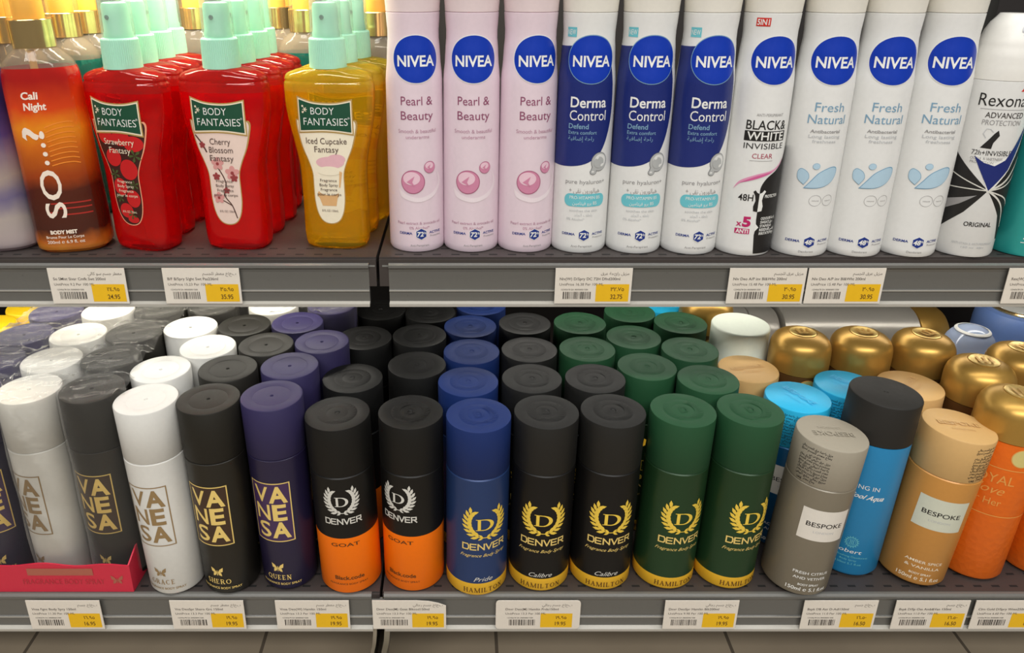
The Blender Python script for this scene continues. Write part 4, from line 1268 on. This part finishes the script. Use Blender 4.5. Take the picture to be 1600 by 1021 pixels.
for k, (px, py, y, lab) in enumerate(((193, 103, .588, 'red strawberry body spray flask at the front, beside the sunset bottle'), (219, 97, .6245, 'red flask second in line behind the strawberry front flask'),
                                      (247, 88, .6610, 'red flask third in line behind the strawberry front flask'), (267, 79, .6975, 'red flask last in line behind the strawberry front flask'))):
    put(P_STRAW, atx(px, py, .141, y), y, ZU, lab, DEG((-17, -4, -3, 0)[k]), group=GB)
for k, (px, py, y, lab) in enumerate(((347, 104, .590, 'red cherry blossom flask with pale flowered label at the front'), (372, 95, .6265, 'red flask second in line behind the cherry blossom flask'),
                                      (396, 86, .6630, 'red flask third in line behind the cherry blossom flask'), (408, 77, .6995, 'red flask last in line behind the cherry blossom flask'))):
    put(P_CHERRY, atx(px, py, .141, y), y, ZU, lab, DEG((-8, -3, -2, 0)[k]), group=GB)
for k, (px, py, y, lab) in enumerate(((513, 106, .592, 'amber yellow cupcake flask at the front, beside the pink cans'), (532, 99, .6285, 'amber flask second in line behind the cupcake flask'),
                                      (554, 88, .6650, 'amber flask last in line behind the cupcake flask'))):
    put(P_CAKE, atx(px, py, .141, y), y, ZU, lab, DEG((-7, -2, 0)[k]), group=GB)
GM = 'body mist bottles with gold collars'
put(P_SO, -.3125, .5870, ZU, 'orange sunset body mist bottle with gold collar at the front', DEG(9), DEG(-1.3), group=GM)
put(P_DUSK, -.3705, .5880, ZU, 'purple and cloud-white mist bottle cut off by the left picture edge', DEG(6), DEG(-1.3), group=GM)
for proto, px, py, y, lab in ((P_BRN, 14, 64, .634, 'gold-collared bottle directly behind the orange sunset bottle'), (P_TEAL, 101, 57, .690, 'teal mist bottle with gold collar between sunset and strawberry bottles'),
                              (P_TEAL, 139, 57, .735, 'farther teal mist bottle with gold collar behind the strawberry pump'),
                              (P_BRN, 307, 46, .790, 'gold-collared bottle between the strawberry and cherry pumps'), (P_BRN, 432, 49, .800, 'gold-collared bottle behind the last cherry flask'),
                              (P_BRN, 455, 38, .852, 'farthest gold-collared bottle, its narrow collar seen between two others'), (P_TEAL, 478, 50, .7515, 'dark teal mist bottle with gold collar left of the cupcake pumps'),
                              (P_BRN, 589, 56, .706, 'gold-collared bottle between the cupcake pumps and the pink cans')):
    put(proto, atx(px, py, .155, y), y, ZU, lab, 0, group=GM)

# --- bottom shelf: every can, by where its cap is seen
GD, GV, GR = 'body spray cans with moulded laurel caps', 'body spray cans with square gold lettering', 'mixed body spray cans in the right bay'
cans = []   # proto, x, y, r, label, phi, lean, group, fixed, z


def front(proto, bx, y, tx, h, r, lab, phi, grp, fixed=True):
    cans.append([proto, bx, y, r, lab, DEG(phi), math.atan((tx - bx) / h), grp, fixed, ZL])


def seen(proto, px, py, h, r, lab, phi, grp, dz=0.0, fixed=False):
    p = onz(px, py, ZL + h + dz)
    cans.append([proto, p.x, p.y, r, lab, DEG(phi), 0.0, grp, fixed, ZL + dz])


front(P_VW, -.2368, .5042, -.2395, .170, .0236, 'white can with bronze square lettering at the front, right of the pink tray', -10, GV)
front(P_VB, -.1915, .5050, -.1925, .170, .0236, 'black can with gold square lettering at the front, beside the white one', -11, GV)
front(P_VP, -.1440, .5096, -.1455, .170, .0236, 'purple can with gold square lettering at the front', -11, GV)
front(P_GOAT, -.0925, .5076, -.0960, .155, .025, 'black and orange can with white laurel left of the gap between bays', 4, GD)
front(P_GOAT, -.0401, .5103, -.0397, .155, .025, 'black and orange can with white laurel beside the blue can', -23, GD)
front(P_BLUE, .0119, .5056, .0127, .155, .025, 'blue can with gold laurel and gold base band at the front', 13, GD)
front(P_CAL, .0641, .5103, .0652, .155, .025, 'black can with gold laurel next to the blue can', -2, GD)
front(P_CAL, .1155, .5117, .1169, .155, .025, 'black can with gold laurel next to the green cans', 3, GD)
front(P_GRN, .1692, .5124, .1712, .155, .025, 'green can with gold laurel next to the black cans', 9, GD)
front(P_GRN, .2200, .5124, .2233, .155, .025, 'green can with gold laurel next to the leaning grey can', 15, GD)
front(P_BG, .2772, .5050, .2862, .138, .027, 'leaning warm grey can with white name label at the front', -2, GR)
front(P_AQ, .3290, .5270, .3345, .162, .027, 'azure can with a charcoal cap behind the grey can', 0, GR)
front(P_BT, .3792, .5150, .3905, .138, .027, 'leaning caramel brown can with pale name label', -17, GR)
front(P_DOME, .4322, .5230, .4380, .163, .027, 'orange can with domed gold cap at the front right', -17, GR)
front(P_DOME, .4900, .5250, .4940, .163, .027, 'orange can cut off by the right picture edge', 0, GR)

for px, py, lab, ph in ((250, 578, 'white capped can second behind the front white can', -8), (326, 543, 'white capped can between the rows, left of the second black cap', 0), (302, 512, 'white capped can farthest back beside the film pack', 0)):
    seen(P_VW, px, py, .170, .0236, lab, ph, GV)
for px, py, lab in ((351, 577, 'olive black cap second behind the front black can'), (413, 540, 'olive black cap third back, between white and purple caps'), (385, 510, 'olive black cap farthest back under the film edge')):
    seen(P_VB, px, py, .170, .0236, lab, -5, GV)
for px, py, lab in ((450, 570, 'purple cap second behind the front purple can'), (499, 532, 'purple cap third back beside the dark caps'), (466, 505, 'purple cap farthest back under the film edge')):
    seen(P_VP, px, py, .170, .0236, lab, -5, GV)
for px, py, lab in ((550, 590, 'black cap second behind the left orange can'), (560, 526, 'black cap third behind the left orange can'), (581, 488, 'black cap last behind the left orange can'),
                    (651.5, 570, 'black cap second behind the right orange can'), (655.4, 524, 'black cap third behind the right orange can'), (669, 488, 'black cap last behind the right orange can')):
    seen(P_GOAT, px, py, .155, .025, lab, 0, GD)
for px, py, lab in ((731.5, 596, 'blue cap second in the blue column'), (736.8, 549, 'blue cap third in the blue column'), (735, 508, 'blue cap fourth in the blue column'), (751, 478, 'blue cap last in the blue column')):
    seen(P_BLUE, px, py, .155, .025, lab, 0, GD)
for px, py, lab in ((831, 591, 'grey black cap right of the second blue cap'), (827, 546, 'grey black cap right of the third blue cap'), (820, 505, 'grey black cap right of the fourth blue cap'), (930, 591, 'grey black cap in front of the green caps')):
    seen(P_CAL, px, py, .155, .025, lab, 0, GD)
for px, py, lab in ((1011, 572.5, 'green cap second behind the left green can'), (1107, 593, 'green cap second behind the right green can'), (917.5, 545, 'green cap directly behind a grey black cap'),
                    (990, 526.5, 'green cap in the middle of the green cluster'), (1078, 546, 'green cap with deep ring moulding next to the tan cap'), (906, 504.5, 'green cap farthest left in the back row'),
                    (984, 487.5, 'green cap farthest back, cut by the price rail'), (1069, 502, 'green cap next to the tall white cap')):
    seen(P_GRN, px, py, .155, .025, lab, 0, GD)
P_WT = plain_can(.027, .157, 112, mat('pale_can', (214, 216, 206), .4), cap_mat('mint_white_cap', (230, 238, 224), .5))
seen(P_WT, 1158, 500, .157, .027, 'can with a tall plain white cap behind the green caps', 0, GR)
seen(P_BT, 1171, 575, .138, .027, 'tan cap beside the green caps and the white cap', 0, GR)
seen(P_BT, 1421, 601, .138, .027, 'tan cap behind the charcoal capped can', 30, GR)
seen(P_BC, 1249, 617, .138, .027, 'cyan capped can between the green can and the grey can', -16, GR)
seen(P_BC, 1316, 596, .138, .027, 'cyan cap left of the charcoal cap', -10, GR)
seen(P_BC, 1037, 476, .138, .027, 'sliver of a cyan cap at the back among green caps', 0, GR)
for px, py, lab in ((1249, 517, 'domed gold cap nearest the tall white cap'), (1346, 519, 'domed gold cap behind the second cyan cap'), (1441, 521, 'domed gold cap left of the translucent blue cap'),
                    (1527, 562, 'domed gold cap behind the caramel can'), (1600, 543, 'domed gold cap at the right picture edge below the blue bottle'), (1118, 474, 'domed gold cap at the back left of the tall white cap')):
    seen(P_DOME_DIM, px, py, .164, .0276, lab, random.uniform(-30, 30), GR)
P_YL = plain_can(.026, .150, 100, mat('amber_gold_can', (176, 132, 60), .25, metal=.6), cap_mat('lemon_cap', (236, 196, 30), .4))
seen(P_YL, 0, 500, .150, .026, 'lemon yellow capped can at the left picture edge', 0, 'yellow capped cans at the back left')
seen(P_YL, 34, 485, .150, .026, 'lemon yellow capped can behind the purple tray caps', 0, 'yellow capped cans at the back left')

# translucent blue ball-capped bottle and the large blue bottle behind it
BLUEB = mat('periwinkle_bottle', (116, 148, 214), .38)
BALL = can_root('deodorant_bottle', 'deodorant')
b = obj('bottle', lathe(bmesh.new(), mm([(18, 0), (20, .8), (21, 3), (21, 92), (19, 98), (15, 100)])), BLUEB, BALL)
pr = [(20.5, 100), (23.2, 101)] + [(23.4 * math.cos(DEG(a)), 122 + 23.4 * math.sin(DEG(a))) for a in range(0, 90, 9)] + [(0, 145.4)]
obj('ball_cap', lathe(bmesh.new(), mm(pr)), clear_mat('ice_blue_cap', (196, 212, 242), (220, 230, 248), .7, .12), BALL)
obj('cap_ring', lathe(bmesh.new(), mm([(13.0, 141.2), (15.6, 139.8), (16.0, 140.4), (15.0, 141.6), (13.2, 142)]), cap0=False, cap1=False), WHITE, BALL)
cans.append([BALL, onz(1517, 528, ZL + .132).x, onz(1517, 528, ZL + .132).y, .024, 'round translucent blue cap between the domed gold caps', 0, 0, GR, False, ZL])
BIG = can_root('lotion_bottle', 'bottle')
b = obj('bottle', lathe(bmesh.new(), mm([(38, 0), (42, 1), (44, 4), (44, 104), (43, 116), (39, 122), (33, 123.4)])), BLUEB, BIG)
obj('gold_rim', lathe(bmesh.new(), mm([(32.6, 123.2), (33.2, 125), (32, 126.4), (29.6, 126.6), (29, 126)])), GOLDM, BIG)
obj('lid', lathe(bmesh.new(), mm([(29.4, 125.6), (28.6, 126.8), (0, 126.9)])), WHITE, BIG)
cans.append([BIG, .622, .775, .044, 'large blue bottle with a gold rimmed white lid at the back right', 0, 0, GR, False, ZL])

# --- the film-wrapped tray of cans at the left
TZ = .003
tray_spec = [(P_VP, -44, 607, 'purple can at the tray front, cut off by the left picture edge', 16), (P_VW, 46, 606, 'white can in the front row of the pink tray', -26), (P_VB, 136, 605, 'black can in the front row of the pink tray', -10),
             (P_VP, 0, 562, 'purple cap in the second row of the pink tray', 0), (P_VW, 85, 562, 'white cap in the second row of the pink tray', 0), (P_VB, 174.5, 562, 'dark cap in the second row of the pink tray', 0),
             (P_VP, 41, 522, 'purple cap in the third row of the pink tray', 0), (P_VW, 128.5, 521.5, 'white cap in the third row of the pink tray', 0), (P_VB, 214, 518, 'dark cap in the third row of the pink tray', 0),
             (P_VP, 90, 486, 'purple cap in the last row of the pink tray', 0), (P_VW, 172, 484, 'white cap in the last row of the pink tray', 0), (P_VB, 252, 481, 'dark cap in the last row of the pink tray', 0)]
n0 = len(cans)
for proto, px, py, lab, ph in tray_spec:
    seen(proto, px, py, .170, .0236, lab, ph, GV, dz=TZ)
n1 = len(cans)
n2 = len(cans)
for proto, px, py, lab in ((P_VB, 322, 484, 'dark cap in the film pack at the back, just under the price rail'), (P_VW, 418, 483, 'white cap in the film pack at the back, just under the price rail'), (P_VP, 520, 485, 'purple cap in the film pack at the back, just under the price rail')):
    seen(proto, px, py, .170, .0236, lab, 0, GV)
n3 = len(cans)

# settle: nudge cans apart so none overlap
for it in range(400):
    for i in range(len(cans)):
        for j in range(i):
            a, b_ = cans[i], cans[j]
            dx, dy = a[1] - b_[1], a[2] - b_[2]; d = math.hypot(dx, dy) or 1e-6
            need = a[3] + b_[3] + .0006
            if d < need:
                wa, wb_ = (0 if a[8] else 1), (0 if b_[8] else 1)
                if wa + wb_ == 0:
                    continue
                s = (need - d) / d / (wa + wb_)
                a[1] += dx * s * wa; a[2] += dy * s * wa; b_[1] -= dx * s * wb_; b_[2] -= dy * s * wb_
for proto, x, y, r, lab, ph, le, grp, fx, z in cans:
    put(proto, x, y, z, lab, ph, le, grp, r)

# cans lying across the back of the right bay
def lying(x, y, z, L, r, body, cap, lab, rz=0.0):
    o = can_root('lying_spray_can')
    obj('can_body', lathe(bmesh.new(), [(r - .004, 0), (r - .001, .001), (r, .004), (r, L - .034), (r - .002, L - .033)]), body, o)
    obj('cap', lathe(bmesh.new(), [(r - .002, L - .0325), (r - .0005, L - .032), (r - .0008, L - .003), (r - .003, L), (0, L)]), cap, o)
    o.rotation_mode = 'XYZ'; o.rotation_euler = (0, PI / 2, rz); o.location = (x, y, z); o['label'] = lab; o['group'] = 'grey metallic cans lying at the back'
    return o


GUN = mat('gunmetal_can', (172, 168, 160), .3, metal=.35)
YLY = .800
lying(.345, YLY, ZL + .0225, .200, .022, GUN, DOME, 'grey metallic can lying under another at the back right')
lying(.140, YLY, ZL + .0225, .200, .022, GUN, GUN, 'grey metallic can lying under another behind the tall white cap')
lying(.362, YLY, ZL + .0790, .185, .034, GUN, DOME, 'grey metallic can with a gold end lying on top at the back right')
lying(.170, YLY, ZL + .0790, .187, .034, GUN, GUN, 'grey metallic can lying on top, behind the tall white cap')

# pink card tray
tc = cans[n0:n1]
tx0, tx1 = min(c[1] for c in tc) - .027, max(c[1] for c in tc[:3]) + .0262
tr_x = ony(207, 900, min(c[2] for c in tc) - .026).x
tyf = min(c[2] for c in tc) - .0284
tyb = max(c[2] for c in tc) + .027
PINK = mat('tray_pink', (204, 40, 66), .4, bump=.0); PINKD = mat('tray_pink_inside', (170, 60, 90), .5)
tx1b = max(c[1] for c in tc) + .027
tray = thing('card_tray', 'glossy pink card tray holding film-wrapped cans at the bottom left', 'tray', (tr_x, tyf, ZL))
lean_x = (tx1b - tr_x) / (tyb - tyf)
H = .0275


def tray_wall(name, p0, p1, hf, n=24, t=.0012, mats=PINK):
    bm = bmesh.new(); L = Vector((p1[0] - p0[0], p1[1] - p0[1], 0)); nrm = Vector((-L.y, L.x, 0)).normalized() * t
    rows = []
    for k in range(n + 1):
        q = k / n; x, y = p0[0] + L.x * q, p0[1] + L.y * q; h = hf(q)
        rows.append([bm.verts.new((x, y, 0.0003)), bm.verts.new((x, y, h)), bm.verts.new((x + nrm.x, y + nrm.y, h)), bm.verts.new((x + nrm.x, y + nrm.y, 0.0003))])
    for a, c in zip(rows, rows[1:]):
        for k in range(4):
            bm.faces.new((a[k], c[k], c[(k + 1) % 4], a[(k + 1) % 4]))
    bm.faces.new(rows[0][::-1]); bm.faces.new(rows[-1])
    bmesh.ops.recalc_face_normals(bm, faces=bm.faces)
    return obj(name, bm, mats, tray, smooth=False)


xl = tx0 - tr_x - .03
depth = tyb - tyf
fp = tray_wall('front_panel', (xl, 0), (0, 0), lambda q: H + .0022 * math.sin(q * 11 + 1.2) * (1 - q) + .001 * math.sin(q * 23))
tray_wall('side_panel', (0, 0), (lean_x * depth, depth), lambda q: H + .010 * min(1, q * 9))
tray_wall('back_panel', (lean_x * depth, depth), (xl + .06, depth), lambda q: H)
bm = bmesh.new(); f = [bm.verts.new(p) for p in ((xl, .0005, .0004), (-.0005, .0005, .0004), (lean_x * depth - .001, depth - .001, .0004), (xl + .06, depth - .001, .0004))]
bm.faces.new(f); ex = bmesh.ops.extrude_face_region(bm, geom=bm.faces[:])
for v in [g for g in ex['geom'] if isinstance(g, bmesh.types.BMVert)]:
    v.co.z += .0022
bmesh.ops.recalc_face_normals(bm, faces=bm.faces)
obj('tray_floor', bm, PINKD, tray, smooth=False)
P = Print(); TG = mat('tray_gold', (170, 96, 78), .5); TR_ = mat('tray_dark_pink', (178, 52, 62), .45)
P.rect(-83, -30, 17.5, 24.5, TG, 1); P.text('FRAGRANCE BODY SPRAY', -55, 11, 5.2, TR_, w=66, layer=1); butterfly(P, -11.5, 12.5, 9, TG, 1)
P.lay('lettering', fp, lambda u, v, e: (u, -e - .0002, v), step=80)


# shrink film: a thin clear sheet that sags between the caps and drops down the front
def film(name, lab, grp, group, r, ztop, y_lo, drop_front, front_z, xr_pad=.004):
    xs0, xs1 = min(c[1] for c in grp) - r - .002, max(c[1] for c in grp) + r + xr_pad
    ys0, ys1 = min(c[2] for c in grp) - r - .0012, max(c[2] for c in grp) + r + .002
    nx, ny = 96, 64
    bm = bmesh.new(); rnd = random.Random(11)
    ph = [rnd.uniform(0, 6) for _ in range(12)]

    def wr(x, y):
        return (.0004 * math.sin(x * 310 + y * 120 + ph[0]) + .0004 * math.sin(x * 160 - y * 380 + ph[1]) + .0003 * math.sin(x * 700 + y * 540 + ph[2]))

    def top(x, y):
        d = min(math.hypot(x - c[1], y - c[2]) for c in grp)
        s = max(0.0, d - (r - .0004))
        return ztop + .0013 - min(.013, s * s * 26 + s * .25) + max(-.0004, wr(x, y) * (1.4 if s == 0 else 3.4)) * .8

    def yfront(x):
        return min((c[2] - math.sqrt(max(0, (r + .0006) ** 2 - (x - c[1]) ** 2)) if abs(x - c[1]) < r else c[2]) for c in grp if c[2] < y_lo)
    rows = []
    nd = 14 if drop_front else 0
    grid = []
    for i in range(nx + 1):
        x = xs0 + (xs1 - xs0) * i / nx
        # rightmost can of each row bounds the pack; follow its slanted side
        col = []
        yf_ = min(yfront(x), min(c[2] for c in grp) - .004)
        for k in range(nd):
            q = k / nd; z = front_z + (ztop - .004 - front_z) * q
            col.append((x, yf_ - .0008 + .0008 * math.sin(x * 210 + z * 90 + ph[3]), z))
        for j in range(ny + 1):
            y = yf_ + (ys1 - yf_) * j / ny
            z = top(x, y)
            col.append((x, y, z))
        grid.append([bm.verts.new(p) for p in col])
    slx = [(max(c[1] for c in grp if abs(c[2] - c0[2]) < .012) + r, c0[2]) for c0 in grp]
    slx = sorted(set((round(y, 3), round(x, 4)) for x, y in slx))

    def xr(y):
        if y <= slx[0][0]:
            return slx[0][1]
        for (ya, xa), (yb, xb) in zip(slx, slx[1:]):
            if y <= yb:
                return xa + (xb - xa) * (y - ya) / max(1e-6, yb - ya)
        return slx[-1][1]
    for a, c in zip(grid, grid[1:]):
        for k in range(len(a) - 1):
            q = [a[k], c[k], c[k + 1], a[k + 1]]
            if max(v.co.x for v in q) > xr(sum(v.co.y for v in q) / 4) + xr_pad:
                continue
            bm.faces.new(q)
    for v in [v for v in bm.verts if not v.link_faces]:
        bm.verts.remove(v)
    o = obj(name, bm, FILM)
    tag(o, lab, 'plastic film', group)
    return o


FILM = bpy.data.materials.new('shrink_film'); FILM.use_nodes = True
nt = FILM.node_tree; b = nt.nodes['Principled BSDF']; out = nt.nodes['Material Output']
b.inputs['Base Color'].default_value = (.9, .88, .84, 1); b.inputs['Roughness'].default_value = .07; b.inputs['Specular IOR Level'].default_value = .8
t = nt.nodes.new('ShaderNodeBsdfTransparent'); t.inputs[0].default_value = (.99, .985, .97, 1)
mx = nt.nodes.new('ShaderNodeMixShader')
fr = nt.nodes.new('ShaderNodeFresnel'); fr.inputs[0].default_value = 1.5
ad = nt.nodes.new('ShaderNodeMath'); ad.operation = 'MULTIPLY_ADD'; ad.inputs[1].default_value = .55; ad.inputs[2].default_value = .012
nt.links.new(fr.outputs[0], ad.inputs[0]); nt.links.new(ad.outputs[0], mx.inputs[0])
nt.links.new(t.outputs[0], mx.inputs[1]); nt.links.new(b.outputs[0], mx.inputs[2]); nt.links.new(mx.outputs[0], out.inputs[0])
tcn = nt.nodes.new('ShaderNodeTexCoord'); nz = nt.nodes.new('ShaderNodeTexNoise'); nz.inputs['Scale'].default_value = 38; nz.inputs['Detail'].default_value = 4; nz.inputs['Distortion'].default_value = 1.5
nt.links.new(tcn.outputs['Object'], nz.inputs['Vector'])
bp = nt.nodes.new('ShaderNodeBump'); bp.inputs['Strength'].default_value = .45; bp.inputs['Distance'].default_value = .002
nt.links.new(nz.outputs['Fac'], bp.inputs['Height']); nt.links.new(bp.outputs['Normal'], b.inputs['Normal']); nt.links.new(bp.outputs['Normal'], fr.inputs['Normal'])

film('shrink_film', 'clear crinkled shrink film stretched over the cans in the pink tray', tc, None, .0236, ZL + TZ + .170, min(c[2] for c in tc) + .02, True, ZL + .010)
bc = cans[n2:n3]
film('shrink_film', 'clear shrink film over the caps just under the price rail', bc, None, .0236, ZL + .170, min(c[2] for c in bc) + .02, True, ZL + .130)

# a curled gold scrap stuck between the black and the green can
p = ony(1008, 712, .500)
bm = bmesh.new()
q = [bm.verts.new(v) for v in ((0, 0, 0), (.002, .0003, .0008), (.0024, 0, .006), (.0004, -.0006, .0072))]
bm.faces.new(q)
ex = bmesh.ops.extrude_face_region(bm, geom=bm.faces[:])
for v in [g for g in ex['geom'] if isinstance(g, bmesh.types.BMVert)]:
    v.co.y += .0004
o = obj('foil_scrap', bm, GOLDB, smooth=False); o.location = (.1426, .5122, p.z)
tag(o, 'tiny curled gold foil scrap stuck between the black and the green can', 'scrap')

# prototypes that were not stocked do not stay in the scene
for o in list(C.objects):
    if o.type == 'EMPTY' and o.parent is None and not o.get('label'):
        for ch in list(o.children_recursive):
            bpy.data.objects.remove(ch)
        bpy.data.objects.remove(o)
